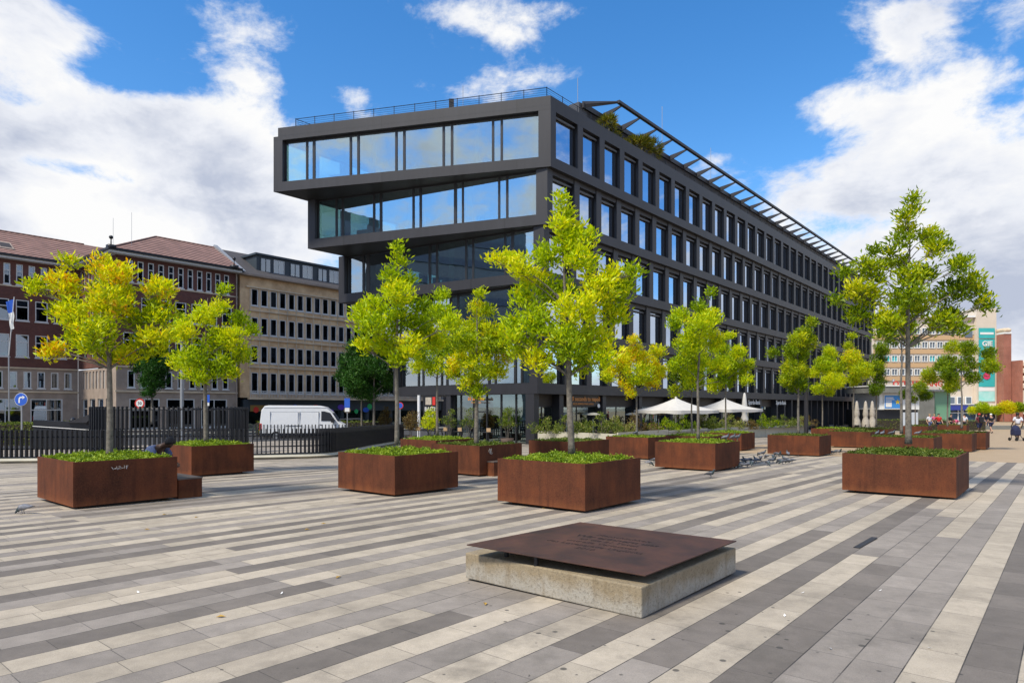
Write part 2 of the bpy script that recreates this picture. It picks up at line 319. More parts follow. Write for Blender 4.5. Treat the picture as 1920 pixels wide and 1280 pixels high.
M['brownpanel'] = mat('brown_fascia_panel', (.045, .036, .030), .6, var=.2); M['orangesign'] = mat('copper_sign_letters', (.60, .24, .06), .45)
M['letter'] = mat('white_letters', (.75, .75, .72), .5); M['engrave'] = mat('cut_letters', (.012, .005, .004), .9)
M['terracotta'] = mat('brown_pot', (.085, .055, .04), .8); M['tyre'] = mat('rubber', (.015, .015, .015), .8); M['vglass'] = glassmat('vehicle_glass', .12, (.2, .25, .27), (.7, .8, .9))
M['skin'] = mat('skin', (.45, .26, .18), .6); M['skin2'] = mat('dark_skin', (.07, .035, .02), .55); M['hair'] = mat('dark_hair', (.012, .009, .008), .7); M['hairl'] = mat('fair_hair', (.30, .20, .10), .7)
M['leafY'] = leafmat('yellow_green_leaves', [(0, (.13, .22, .003)), (.3, (.38, .52, .004)), (.65, (.70, .75, .006)), (.9, (.86, .76, .008)), (1, (.78, .42, .01))], .5)
M['leafG'] = leafmat('fresh_green_leaves', [(0, (.11, .20, .003)), (.35, (.34, .50, .004)), (.75, (.62, .74, .006)), (1, (.84, .80, .008))], .5)
M['leafM'] = leafmat('mid_green_leaves', [(0, (.06, .12, .003)), (.4, (.20, .32, .004)), (.8, (.46, .56, .006)), (1, (.70, .68, .008))], .5)
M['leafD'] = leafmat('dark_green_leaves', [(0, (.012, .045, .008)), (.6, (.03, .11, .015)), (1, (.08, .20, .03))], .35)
M['cover'] = leafmat('ground_cover_leaves', [(0, (.10, .17, .012)), (.5, (.22, .34, .02)), (1, (.42, .52, .05))])
M['coverD'] = leafmat('dull_ground_cover', [(0, (.04, .07, .012)), (.5, (.11, .17, .02)), (1, (.25, .28, .06))])
M['shrub'] = leafmat('mixed_shrub_leaves', [(0, (.045, .085, .012)), (.5, (.13, .19, .025)), (.9, (.30, .34, .05)), (1, (.45, .42, .16))])
M['shrubR'] = leafmat('reddish_shrub_leaves', [(0, (.08, .05, .02)), (.5, (.17, .11, .04)), (1, (.30, .24, .08))])
M['palm'] = leafmat('palm_fronds', [(0, (.06, .09, .01)), (.5, (.19, .21, .02)), (1, (.38, .30, .05))])
def tiles():
    m_ = bpy.data.materials.new('roof_tiles'); m_.use_nodes = True; t = m_.node_tree; b = NB(t); p = t.nodes['Principled BSDF']
    g = b.n('ShaderNodeNewGeometry').outputs['Position']
    s = b.n('ShaderNodeVectorMath', operation='DOT_PRODUCT', inp={0: g, 1: tuple(U)}).outputs['Value']; n = b.n('ShaderNodeVectorMath', operation='DOT_PRODUCT', inp={0: g, 1: tuple(N)}).outputs['Value']
    z = b.n('ShaderNodeSeparateXYZ', inp={0: g}).outputs[2]
    a = b.m('ADD', s, n)
    w1 = b.m('FRACT', b.m('MULTIPLY', z, 3.6)); w2 = b.m('ABSOLUTE', b.m('SUBTRACT', b.m('FRACT', b.m('MULTIPLY', a, 2.2)), .5))
    v = b.m('ADD', b.m('MULTIPLY', w1, .5), w2)
    c = b.ramp(v, [(.05, (.035, .018, .015)), (.35, (.15, .075, .058)), (.9, (.33, .20, .165))])
    c = b.mix(1., c, b.ramp(b.noise(g, 1.1, 6, .6), [(.3, .7), (.7, 1.2)]), 'MULTIPLY')
    t.links.new(c, p.inputs['Base Color']); p.inputs['Roughness'].default_value = .8; return m_
M['tile'] = tiles(); M['slate'] = mat('slate', (.07, .065, .068), .8, var=.3, vscale=4); M['dormer'] = mat('dark_blue_dormer', (.035, .048, .060), .5)
# ------------------------------------------------------------------ foliage
def leaves_mesh(P, D, L, Wd, rnd, name, m_, parent=None, droop=.0):
    n = len(P); D = D/np.linalg.norm(D, axis=1, keepdims=True)
    R = RS.normal(size=(n, 3)); S = np.cross(D, R); S /= np.linalg.norm(S, axis=1, keepdims=True)+1e-9
    Nn = np.cross(S, D)
    L = np.broadcast_to(L, (n,))[:, None]; Wd = np.broadcast_to(Wd, (n,))[:, None]
    base = P; tip = P+D*L+Nn*L*-.12; mid = P+D*L*.5
    a = mid+S*Wd*.5+Nn*Wd*.22; c = mid-S*Wd*.5+Nn*Wd*.22
    V = np.stack([base, a, tip, c], 1).reshape(-1, 3).astype(np.float32)
    idx = np.arange(n)[:, None]*4; Fc = np.concatenate([idx+0, idx+1, idx+2, idx+0, idx+2, idx+3], 1).reshape(-1).astype(np.int32)
    me = bpy.data.meshes.new(name); me.vertices.add(4*n); me.vertices.foreach_set('co', V.reshape(-1))
    me.loops.add(6*n); me.loops.foreach_set('vertex_index', Fc); me.polygons.add(2*n)
    me.polygons.foreach_set('loop_start', np.arange(0, 6*n, 3, dtype=np.int32)); me.polygons.foreach_set('loop_total', np.full(2*n, 3, dtype=np.int32))
    at = me.attributes.new('rnd', 'FLOAT', 'POINT'); at.data.foreach_set('value', np.repeat(rnd, 4).astype(np.float32))
    me.update(calc_edges=True); return link(me, name, parent, m_)
def rosettes(C, k, spread, leaf, rn_c, rn_amp=.35, up=.45):
    n = len(C); P = np.repeat(C, k, 0)+RS.normal(size=(n*k, 3))*spread*.30
    D = RS.normal(size=(n*k, 3)); D[:, 2] = np.abs(D[:, 2])*.6+up; 
    P += D/np.linalg.norm(D, axis=1, keepdims=True)*spread*.25
    r = np.clip(np.repeat(rn_c, k)+RS.normal(size=n*k)*rn_amp*.4, 0, 1)
    L = leaf*RS.uniform(.7, 1.25, n*k)
    return P, D, L, r
def lobe_centres(c, r, n, flat=.85):
    v = RS.normal(size=(n, 3)); v /= np.linalg.norm(v, axis=1, keepdims=True)
    rad = RS.uniform(.25, 1., n)**.55
    return np.array(c)+v*rad[:, None]*np.array([r, r, r*flat])
def tree(px, Y, vbase, lobes, label, lm, group, r0=.075, dens=1., leaf=.115, tone=.5, zb=None, lean=0, vtop=None, sparse=0):
    """lobes: (px, py, r_px[, depth factor]) traced per crown, given depth round the trunk"""
    X = (px-960)/F*Y; z0 = EYE-(vbase-HZ)/F*Y if zb is None else zb
    root = empty('plaza_tree' if 'plaza' in group else 'street_tree', (X, Y, z0), label, 'tree', group)
    mb = MB(); pm = Y/F
    vt = vtop if vtop else min(l[1] for l in lobes)
    H = (vbase-vt)*pm; cb = (vbase-max(l[1]+l[2]*.3 for l in lobes))*pm
    bend = [RS.uniform(-1, 1)*.012*H for _ in range(9)]
    def axis(h):
        t = h/H; return Vector((lean*pm*t+bend[int(min(t, .99)*8)]*t, bend[int((1-min(t, .99))*8)]*t*.6, h))
    hs = [0, .04*H, .2*H, .4*H, .55*H, .7*H, .85*H, .97*H]
    rr = [r0*.90, r0*.74, r0*.66, r0*.54, r0*.42, r0*.28, r0*.16, r0*.06]
    mb.tube([axis(h) for h in hs], rr, 9)
    allC = []; allR = []
    rp = np.mean([l[2] for l in lobes])
    for i, l in enumerate(lobes):
        lx = (l[0]-px)*pm; lz = (vbase-l[1])*pm; r = max(l[2]*pm*.6, l[2]*pm-.045)
        off = abs(lx); dmax = max(.15, math.sqrt(max(0.02, (1.2*H*.28)**2-min(off, H*.27)**2)))*.75
        dd = l[3]*r if len(l) > 3 else ((i*0.618) % 1*2-1)*min(dmax, r*1.7)
        c = Vector((lx, dd, lz))
        zs = max(cb*.92, min(lz-.55*math.hypot(lx, dd)-.1, .93*H)); a = axis(min(zs, .95*H)); q = a.lerp(c, .55)+Vector((0, 0, .06*(c-a).length))
        br = max(.006, r0*.27*(1-zs/H)+.005)
        mb.tube([a, a.lerp(q, .5)+Vector((0, 0, .02)), q, c], [br, br*.8, br*.6, br*.25], 5, False)
        ns = max(4, int(10+r*8))
        C = lobe_centres(c, r, int(dens*(r/.13)**2*6.6)+5)
        for j in range(min(ns, len(C))):
            mb.tube([q.lerp(c, RS.uniform(0, 1)), Vector(C[j])], [br*.32, .003], 3, False)
        h1 = math.sin(l[0]*.37+l[1]*.21)*.5+.5
        tn = tone+(h1-.5)*.42-.06
        allC.append(C); allR.append(np.clip(tn+RS.normal(size=len(C))*.15+(C[:, 2]-c.z)/r*.06, 0.02, .98))
    C = np.concatenate(allC); Rn = np.concatenate(allR)
    P, D, L, r_ = rosettes(C, 15 if leaf < .15 else 11, leaf*1.7, leaf, Rn)
    mb.build('trunk', M['trunk'], root, True)
    leaves_mesh(P, D, L, L*.34, r_, 'crown', lm, root)
    return root
def bush(name, pos, lobes, label, cat, group, lm, dens=1., leaf=.07, pot=None, stems=6, up=.4, tone=.5):
    root = empty(name, pos, label, cat, group); CC = []
    mb = MB()
    for (x, y, z, r) in lobes:
        C = lobe_centres((x, y, z), r, int(dens*(r/.12)**2*4)+5, 1.); CC.append(C)
        for j in range(min(stems, len(C))): mb.tube([(x*.25, y*.25, .02), (x*.5, y*.5, z*.55), tuple(C[j])], [.012, .008, .004], 4, False)
    C = np.concatenate(CC); rn = np.clip(tone+RS.normal(size=len(C))*.22, 0, 1)
    P, D, L, r_ = rosettes(C, 9, leaf*1.6, leaf, rn, up=up)
    P[:, 2] = np.maximum(P[:, 2], .01)
    leaves_mesh(P, D, L, L*.4, r_, 'foliage', lm, root)
    mb.build('stems', M['trunk'], root)
    if pot: pot_mb = MB().lathe([(0, -pot[1]), (pot[0]*.75, -pot[1]), (pot[0], 0), (pot[0]*.9, 0), (pot[0]*.88, -.05), (0, -.05)], 18); pot_mb.build('pot', M['terracotta'], root, True)
    return root
def hedge(p0, p1, w, h, label, n=2600):
    p0 = Vector(p0); p1 = Vector(p1); d = (p1-p0); L = d.length; root = empty('hedge', p0, label, 'hedge')
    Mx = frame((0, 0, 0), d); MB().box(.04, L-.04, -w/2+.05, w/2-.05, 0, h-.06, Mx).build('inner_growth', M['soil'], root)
    a = RS.uniform(0, L, n); f = RS.randint(0, 3, n); b_ = RS.uniform(-w/2, w/2, n); z = RS.uniform(0, h, n)
    b_ = np.where(f == 0, -w/2, np.where(f == 1, w/2, b_)); z = np.where(f == 2, h, z)
    Q = np.stack([a, b_, z], 1)+RS.normal(size=(n, 3))*.03
    R3 = np.array(Mx.to_3x3()); P = Q@R3.T
    D = RS.normal(size=(n, 3)); D[:, 2] += .5
    leaves_mesh(P, D, .11*RS.uniform(.7, 1.2, n), .06, RS.uniform(0, 1, n), 'leaves', M['shrub'], root)
    return root
# ------------------------------------------------------------------ ground
def ground():
    ys = [-60, -30, 0, 20, 40, 60, 75, 200, 900]; xs = [-900, -120, -60, -20, 0, 20, 60, 120, 900]
    mb = MB(); vs = [(x, y, gz(y)) for y in ys for x in xs]; nx = len(xs)
    mb.add(vs, [(j*nx+i, j*nx+i+1, (j+1)*nx+i+1, (j+1)*nx+i) for j in range(len(ys)-1) for i in range(nx-1)])
    tag(mb.build('plaza_paving', M['pave']), None, None, None, 'structure')
    # street behind the ramp and along the left buildings
    r = MB(); pts = []
    def strip(s0, s1, n0, n1, dz, m_, nm, seg=12):
        q = MB()
        for i in range(seg):
            a = s0+(s1-s0)*i/seg; c = s0+(s1-s0)*(i+1)/seg
            P4 = [SN(a, n1), SN(c, n1), SN(c, n0), SN(a, n0)]
            q.add([(p.x, p.y, p.z+dz) for p in P4], [(0, 1, 2, 3)])
        return tag(q.build(nm, m_), None, None, None, 'structure')
    strip(-60, 75, -56, -39, .004, M['asphalt'], 'road'); strip(-60, 75, -75, -56, .12, M['grey'], 'pavement')
    k = MB()
    for i in range(14):
        a = -60+i*9.6; P4 = [SN(a, -55.8), SN(a+9.55, -55.8), SN(a+9.55, -56), SN(a, -56)]
        k.prism([(p.x, p.y) for p in P4], min(p.z for p in P4)-.02, max(p.z for p in P4)+.125)
    tag(k.build('kerb', M['grey']), None, None, None, 'structure')
    # slot drains
    d = MB(); 
    for a, b_, n, w in ((-8, 34, -16.9, .05), ):
        seg = 20
        for i in range(seg):
            q0 = a+(b_-a)*i/seg; q1 = a+(b_-a)*(i+1)/seg; P4 = [SN(q0, n-w/2), SN(q1, n-w/2), SN(q1, n+w/2), SN(q0, n+w/2)]
            d.add([(p.x, p.y, p.z+.006) for p in P4], [(3, 2, 1, 0)])
    tag(d.build('slot_drain', M['black']), 'long thin dark slot drain running between the stripes behind the nearest rusty planters', 'drain')
    d = MB(); p = G(1606, 1027); q = G(1640, 1009); fx = frame(p, q-p); d.box(0, (q-p).length, -.035, .035, .0, .009, fx)
    tag(d.build('drain_cover', M['clad']), 'short narrow dark drain grate set in the paving right of the concrete plinth', 'drain cover')
    # litter: fallen leaves and paper scraps
    for i, (px, v) in enumerate([(308, 965), (575, 993), (305, 938), (275, 993), (910, 1133), (634, 1083), (413, 1157), (322, 937), (1020, 953), (368, 970), (606, 982)]):
        p = G(px, v); b_ = MB(); a = random.uniform(0, 3); c, s = math.cos(a)*.035, math.sin(a)*.035
        b_.add([(-c, -s, .006), (s*.5, -c*.5, .016), (c*1.3, s*1.3, .007), (-s*.5, c*.5, .02)], [(0, 1, 2, 3)])
        o = b_.build('fallen_leaf', M['orangeleaf']); o.location = p
        tag(o, 'small curled yellow leaf lying on the striped paving', 'leaf', 'fallen leaves on the paving')
    for i, (px, v) in enumerate([(1505, 1112), (1471, 1155), (259, 1111), (1557, 1217), (1743, 1216), (1650, 1108), (528, 1113)]):
        p = G(px, v); b_ = MB(); a = i*1.3; c, s = math.cos(a)*.018, math.sin(a)*.018
        b_.add([(-c, -s, .005), (s*.6, -c*.6, .012), (c, s, .02), (-s*.5, c*.5, .006)], [(0, 1, 2, 3)])
        o = b_.build('paper_scrap', M['letter']); o.location = p
        tag(o, 'tiny scrap of white paper lying on the paving', 'litter', 'paper scraps on the paving')
M['orangeleaf'] = mat('dry_leaf', (.42, .26, .05), .8)
ground()
# ------------------------------------------------------------------ planters
H_RIM = .83
PL = {}
def planter(key, L, Fx, R, v, rim, label, cover=M['cover'], mound=.07, nl=None, grf=0):
    p = G(Fx, v, H_RIM if rim else .06); p = Vector((p.x, p.y, 0))
    rl, rr = (L-960)/F, (R-960)/F
    a = (p.x-rl*p.y)/(.7648+rl*.6446); b_ = (rr*p.y-p.x)/(.6446-rr*.7648)
    a = min(max(a, 1.75), 2.15); b_ = min(max(b_, 1.7), 2.1)
    Fc = p; c = p - N*a/2 + U*b_/2; zg = gz(c.y)
    root = empty('rusty_steel_planter', (c.x, c.y, zg), label, 'planter', 'square weathered steel planters on the plaza', math.atan2(U.y, U.x))
    t = .012; h0, h1 = .06, H_RIM; x, y = b_/2, a/2
    mb = MB(); mb.box(-x, x, -y, -y+t, h0, h1); mb.box(-x, x, y-t, y, h0, h1); mb.box(-x, -x+t, -y+t, y-t, h0, h1); mb.box(x-t, x, -y+t, y-t, h0, h1); mb.box(-x+t, x-t, -y+t, y-t, h0, h0+.01)
    lip = .05
    mb.box(-x+t, x-t, -y+t, -y+lip, h1-.012, h1-.002); mb.box(-x+t, x-t, y-lip, y-t, h1-.012, h1-.002); mb.box(-x+t, -x+lip, -y+lip, y-lip, h1-.012, h1-.002); mb.box(x-lip, x-t, -y+lip, y-lip, h1-.012, h1-.002)
    mb.build('steel_box', M['steel'], root)
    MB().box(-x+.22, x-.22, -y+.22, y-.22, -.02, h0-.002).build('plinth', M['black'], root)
    g = MB(); n = 9
    def hh(i, j):
        u, w = i/(n-1)*2-1, j/(n-1)*2-1; return h1-.07+mound*(1-u*u)*(1-w*w)
    g.add([((-1+2*i/(n-1))*(x-t-.002), (-1+2*j/(n-1))*(y-t-.002), hh(i, j)) for j in range(n) for i in range(n)], [(j*n+i, j*n+i+1, (j+1)*n+i+1, (j+1)*n+i) for j in range(n-1) for i in range(n-1)])
    g.build('soil', M['soil'], root)
    dist = p.y; k = nl if nl else int(min(12000, max(900, 1700000/dist**2)))
    u = RS.uniform(-1, 1, k); w = RS.uniform(-1, 1, k)
    # patchy: drop leaves where noise is low
    keep = (np.sin(u*5+c.x)+np.sin(w*6+c.y)+RS.normal(size=k)*.8) > -1.3
    u, w = u[keep], w[keep]; k = len(u)
    z = h1-.07+mound*(1-u*u)*(1-w*w)+RS.uniform(0, .05, k)+.035*np.sin(u*9+c.x*3)*np.sin(w*11+c.y)+.02*RS.normal(size=k)
    P = np.stack([u*(x-.05), w*(y-.05), z], 1); D = RS.normal(size=(k, 3)); D[:, 2] = np.abs(D[:, 2])*.5+.25
    sz = min(.085, .036+dist*.0014)
    o = leaves_mesh(P, D, sz*RS.uniform(.7, 1.3, k), sz*.5, np.clip(.5+.25*np.sin(u*7+c.x)*np.sin(w*6)+RS.normal(size=k)*.22, 0, 1), 'ground_cover', cover, root)
    o['kind'] = 'stuff'
    PL[key] = (c, zg, root); return root
planter(1, 70, 137, 332.5, 948.7, 0, 'large rusty planter at far left with a white scrawl on its long side')
planter(2, 300, 359, 476, 890.5, 0, 'rusty planter beside the black fence, just behind the seated person')
planter(3, 634, 740, 859, 926, 0, 'rusty planter left of the centre planter, small dark burn mark on its left side')
planter(4, 933, 1097, 1201, 955.5, 0, 'nearest rusty planter at the centre, directly behind the concrete plinth')
planter(5, 1579, 1793, 1823.5, 931.3, 0, 'large rusty planter alone at the right with a dark green ground cover', M['coverD'])
planter(6, 755, 817, 890, 824.4, 1, 'rusty planter in front of the potted shrubs of the cafe corner')
planter(7, 808, 899, 978.6, 889.2, 0, 'rusty planter with a round black spot and a white scribble, steel seat at its corner', M['coverD'], .02)
planter(8, 998, 1075, 1142, 827, 1, 'treeless rusty planter directly behind the centre planter', M['coverD'], .0)
planter(9, 1136, 1215, 1243, 858.7, 0, 'rusty planter partly behind the one with pigeons on its rim', M['cover'], .02)
planter(10, 1228, 1341, 1387, 880.3, 0, 'rusty planter with three pigeons perched on its right rim', M['cover'], .05)
planter(11, 1242, 1330, 1352, 817.5, 1, 'low looking rusty planter below the left open parasol', M['cover'], .05)
planter(12, 1318, 1390, 1409, 843, 0, 'rusty planter below the right open parasol', M['cover'], .08)
planter(13, 1439, 1536, 1556, 853, 0, 'rusty planter just behind the flock of pigeons', M['coverD'], .03)
planter(14, 1507, 1590, 1607, 803.5, 1, 'distant rusty planter by the end of the cream wall')
planter(15, 1552.5, 1632, 1650, 838, 0, 'distant rusty planter with an overflowing green cover in front of the black terrace chairs', M['coverD'], .08)
planter(16, 1619, 1750.5, 1767.5, 820, 1, 'rusty planter directly behind the large one at the right, holding a thin tall trunk', M['coverD'], .0)
planter(17, 1720, 1822, 1831.5, 845, 0, 'distant rusty planter with a slim trunk near the people at the right', M['coverD'], .1)
planter(18, 1790, 1848, 1857, 841, 0, 'rightmost distant rusty planter next to the tan surface', M['coverD'], -.02)
planter(19, 1700, 1740, 1753.5, 798.5, 1, 'small looking far planter left of the person in red', M['coverD'], .08)
planter(20, 1757, 1812, 1824, 796.5, 1, 'farthest rusty planter in front of the blue shop', M['coverD'], .05)
planter(21, 1590, 1665, 1682, 804, 1, 'distant rusty planter below the closed beige parasols', M['coverD'], .02)
# painted marks on planters
def scrawl(pkey, M_, seed, label, name, m_, w, h, n=9):
    r = random.Random(seed); mb = MB()
    for i in range(n):
        x = (i/n-.5)*w; pts = [(x+r.uniform(-.02, .03), .0, r.uniform(-h/2, h/2)) for _ in range(4)]
        mb.tube([M_@Vector(p) for p in pts], .0022, 4, False)
    return mb.build(name, m_, PL[pkey][2])
p1 = PL[1][2]; sx = .0
def side_pos(key, px, v):   # point on the camera-side long face (outward N) of a planter, local coords
    c, zg, root = PL[key]; yo = -max(abs(vv.co.y) for vv in root.children[0].data.vertices)
    nn = c.dot(N)-yo; s = onplane(px, nn); P = SN(s, nn, 0); z = EYE-(v-HZ)/F*P.y
    return Vector((s-c.dot(U), yo-.004, z-zg))
for key, px, v, seed, w, h, n in ((1, 226, 876, 3, .26, .07, 9), (7, 920, 846, 5, .14, .18, 6)):
    q = side_pos(key, px, v); Mx = Matrix.Translation(q)
    scrawl(key, Mx, seed, None, 'paint_scrawl', M['letter'], w, h, n)
# steel seats
def seat(px, v, lx, ly, label, hgt=.40):
    p = G(px, v); c = p + U*lx/2 - N*ly/2
    root = empty('steel_seat', (c.x, c.y, gz(c.y)), label, 'seat', 'steel seats beside the planters', math.atan2(U.y, U.x))
    MB().box(-lx/2, lx/2, -ly/2, ly/2, 0, hgt-.03).build('box', M['steel'], root, bevel=.004)
    MB().box(-lx/2-.01, lx/2+.01, -ly/2-.01, ly/2+.01, hgt-.03, hgt).build('seat_top', M['steeltop'], root, bevel=.004)
M['steeltop'] = mat('worn_steel_top', (.13, .10, .085), .5, .1, var=.4, vscale=4)
seat(334.5, 934.5, .46, 1.7, 'low rusty steel seat at the right end of the leftmost planter')
seat(926, 893, .42, .42, 'low rusty steel cube seat beside the planter with the black spot')
# ------------------------------------------------------------------ plinth with plaque
def plinth():
    c0 = G(1203, 1160); a = 1.935; c = c0 - N*a/2 + U*a/2
    root = empty('memorial_plinth', (c.x, c.y, gz(c.y)), 'low square concrete plinth carrying a dark steel plaque in the foreground', 'plinth', None, math.atan2(U.y, U.x))
    mb = MB(); x = a/2; mb.box(-x, x, -x, x, .02, .27); b_ = mb.build('concrete_block', M['plinthc'], root, bevel=.012)
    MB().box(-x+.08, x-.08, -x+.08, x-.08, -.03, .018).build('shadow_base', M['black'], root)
    inv = Matrix.Rotation(-math.atan2(U.y, U.x), 4, 'Z') @ Matrix.Translation((-c.x, -c.y, -gz(c.y)))
    cs = []
    for (px, v, h) in ((1210, 1079, .325), (1381, 1014, .35), (1088, 979, .405), (875, 1021, .385)):
        cs.append(inv @ G(px, v, h))
    m4 = sum(cs, Vector())/4
    ex = ((cs[0]-cs[3])+(cs[1]-cs[2])).normalized(); ey = ((cs[1]-cs[0])+(cs[2]-cs[3])).normalized(); nz_ = ex.cross(ey).normalized()
    t = .011; mb = MB(); up = [p+nz_*t/2 for p in cs]; dn = [p-nz_*t/2 for p in cs]
    mb.add(dn+up, [(3, 2, 1, 0), (4, 5, 6, 7), (0, 1, 5, 4), (1, 2, 6, 5), (2, 3, 7, 6), (3, 0, 4, 7)])
    pl = mb.build('steel_plaque', M['plaque'], root, bevel=.002)
    for k_, q in enumerate([p.lerp(m4, .28) for p in cs]+[cs[0].lerp(cs[3], .62).lerp(m4, .1)]):
        sup = MB(); sup.cyl(q.x, q.y, .265, q.z-.006, .022, 10); sup.build('standoff', M['black'], root)
    for i, (tx, sz, bd, ox) in enumerate((('Menschlichkeit', .095, .0, .0), ('Wir erinnern uns', .122, .0030, .0), ('an die 21 Toten', .095, .0, 0), ('und alle Verletzten', .095, .0, 0), ('des Loveparade-Unglücks', .095, .0, 0), ('2010', .095, .0, 0))):
        pos = m4 + ey*(.30-i*.128) + ex*ox + nz_*(t/2+.0006)
        text(tx, 'engraved_lettering', textM(pos, ex, ey), sz, M['engrave'], pl, .0006, bold=bd)
def conc():
    m_ = bpy.data.materials.new('aged_concrete'); m_.use_nodes = True; t = m_.node_tree; b = NB(t); p = t.nodes['Principled BSDF']
    g = b.n('ShaderNodeNewGeometry').outputs['Position']; z = b.n('ShaderNodeSeparateXYZ', inp={0: g}).outputs[2]
    n1 = b.noise(g, 3, 6, .65); n2 = b.noise(g, 38, 5, .8); n4 = b.noise(b.n('ShaderNodeVectorMath', operation='MULTIPLY', inp={0: g, 1: (1, 1, .15)}).outputs[0], 9, 5, .6)
    base = b.mix(n1, (.37, .30, .195), (.20, .155, .095))
    hi = b.n('ShaderNodeMapRange', inp={'Value': b.m('ADD', z, b.m('MULTIPLY', b.m('SUBTRACT', n1, .5), .35)), 'From Min': .0, 'From Max': .1}).outputs[0]
    base = b.mix(hi, (.36, .33, .275), base)
    base = b.mix(b.m('MULTIPLY', b.n('ShaderNodeMapRange', inp={'Value': n4, 'From Min': .52, 'From Max': .7}).outputs[0], .55), base, (.17, .12, .06))
    base = b.mix(b.m('MULTIPLY', b.n('ShaderNodeMapRange', inp={'Value': n2, 'From Min': .50, 'From Max': .64}).outputs[0], .52), base, (.09, .07, .045))
    t.links.new(base, p.inputs['Base Color']); p.inputs['Roughness'].default_value = .9
    bn = b.n('ShaderNodeBump', inp={'Strength': .8, 'Distance': .012, 'Height': n2}); t.links.new(bn.outputs[0], p.inputs['Normal']); return m_
M['plinthc'] = conc(); M['plaque'] = mat('brown_oxidised_plaque', (.090, .043, .031), .62, .0, .25, col2=(.040, .025, .022), vscale=2.6, bump=.06, bscale=25)
plinth()
# ------------------------------------------------------------------ office building
P0 = Vector((1.25, 37.4, 0)); LEN = 80.; ZF = [2.33+3.143*i for i in range(5)]; SLAB = .58
ANG = [math.radians(a) for a in (40.1, 35.5, 30.3, 21.0, 14.5)]; LF = [12.5, 14.1, 15.7, 16.2, 17.5]
PC = [P0+N*(.235*(i+1)) for i in range(5)]
DL = [Vector((-math.cos(a), math.sin(a), 0)) for a in ANG]
def t_at(i, px):
    r = (px-960)/F; P, d = PC[i], DL[i]; return (r*P.y-P.x)/(d.x-r*d.y)
OB = empty('office_building', (P0.x, P0.y, gz(P0.y)), 'black five storey office block with stacked jutting glass floors and a steel roof pergola', 'office building')
OBI = Matrix.Translation(-Vector(OB.location))
def obuild(mb, name, m_, parent=None, **k):
    mb.v = [tuple(OBI @ Vector(v)) for v in mb.v] if parent is None else mb.v
    return mb.build(name, m_, parent or OB, **k)
FU = lambda P: frame(P, U)                    # local x along the long facade, y into the building
NW = 33
def wspan(k): return (.49, 2.645) if k == 0 else (3.18+2.38*(k-1), 3.18+2.38*(k-1)+1.82)
def window_meshes(w, h, name):
    fr = MB(); e = .055
    fr.box(0, w, .26, .34, 0, e); fr.box(0, w, .26, .34, h-e, h); fr.box(0, e, .26, .34, e, h-e); fr.box(w-e, w, .26, .34, e, h-e)
    mx = w*.93; fr.box(mx-.045, mx+.045, .25, .34, e, h-e); fr.box(mx+.045, w-e, .37, .43, h*.5-.02, h*.5+.02) if False else None
    fr.box(w-.025, w-.001, .012, .26, 0, h)          # dark lining of the jamb
    pa = MB(); pa.box(e, mx-.045, .295, .305, e, h-e); pa.box(mx+.03, w-e, .30, .31, e, h-e)
    cs = MB(); cs.box(.03, w-.12, .14, .24, h-.24, h-.15)
    return fr, pa, cs
proto = {}
nwin = 0; rest_f = MB(); rest_g = MB(); rest_c = MB()
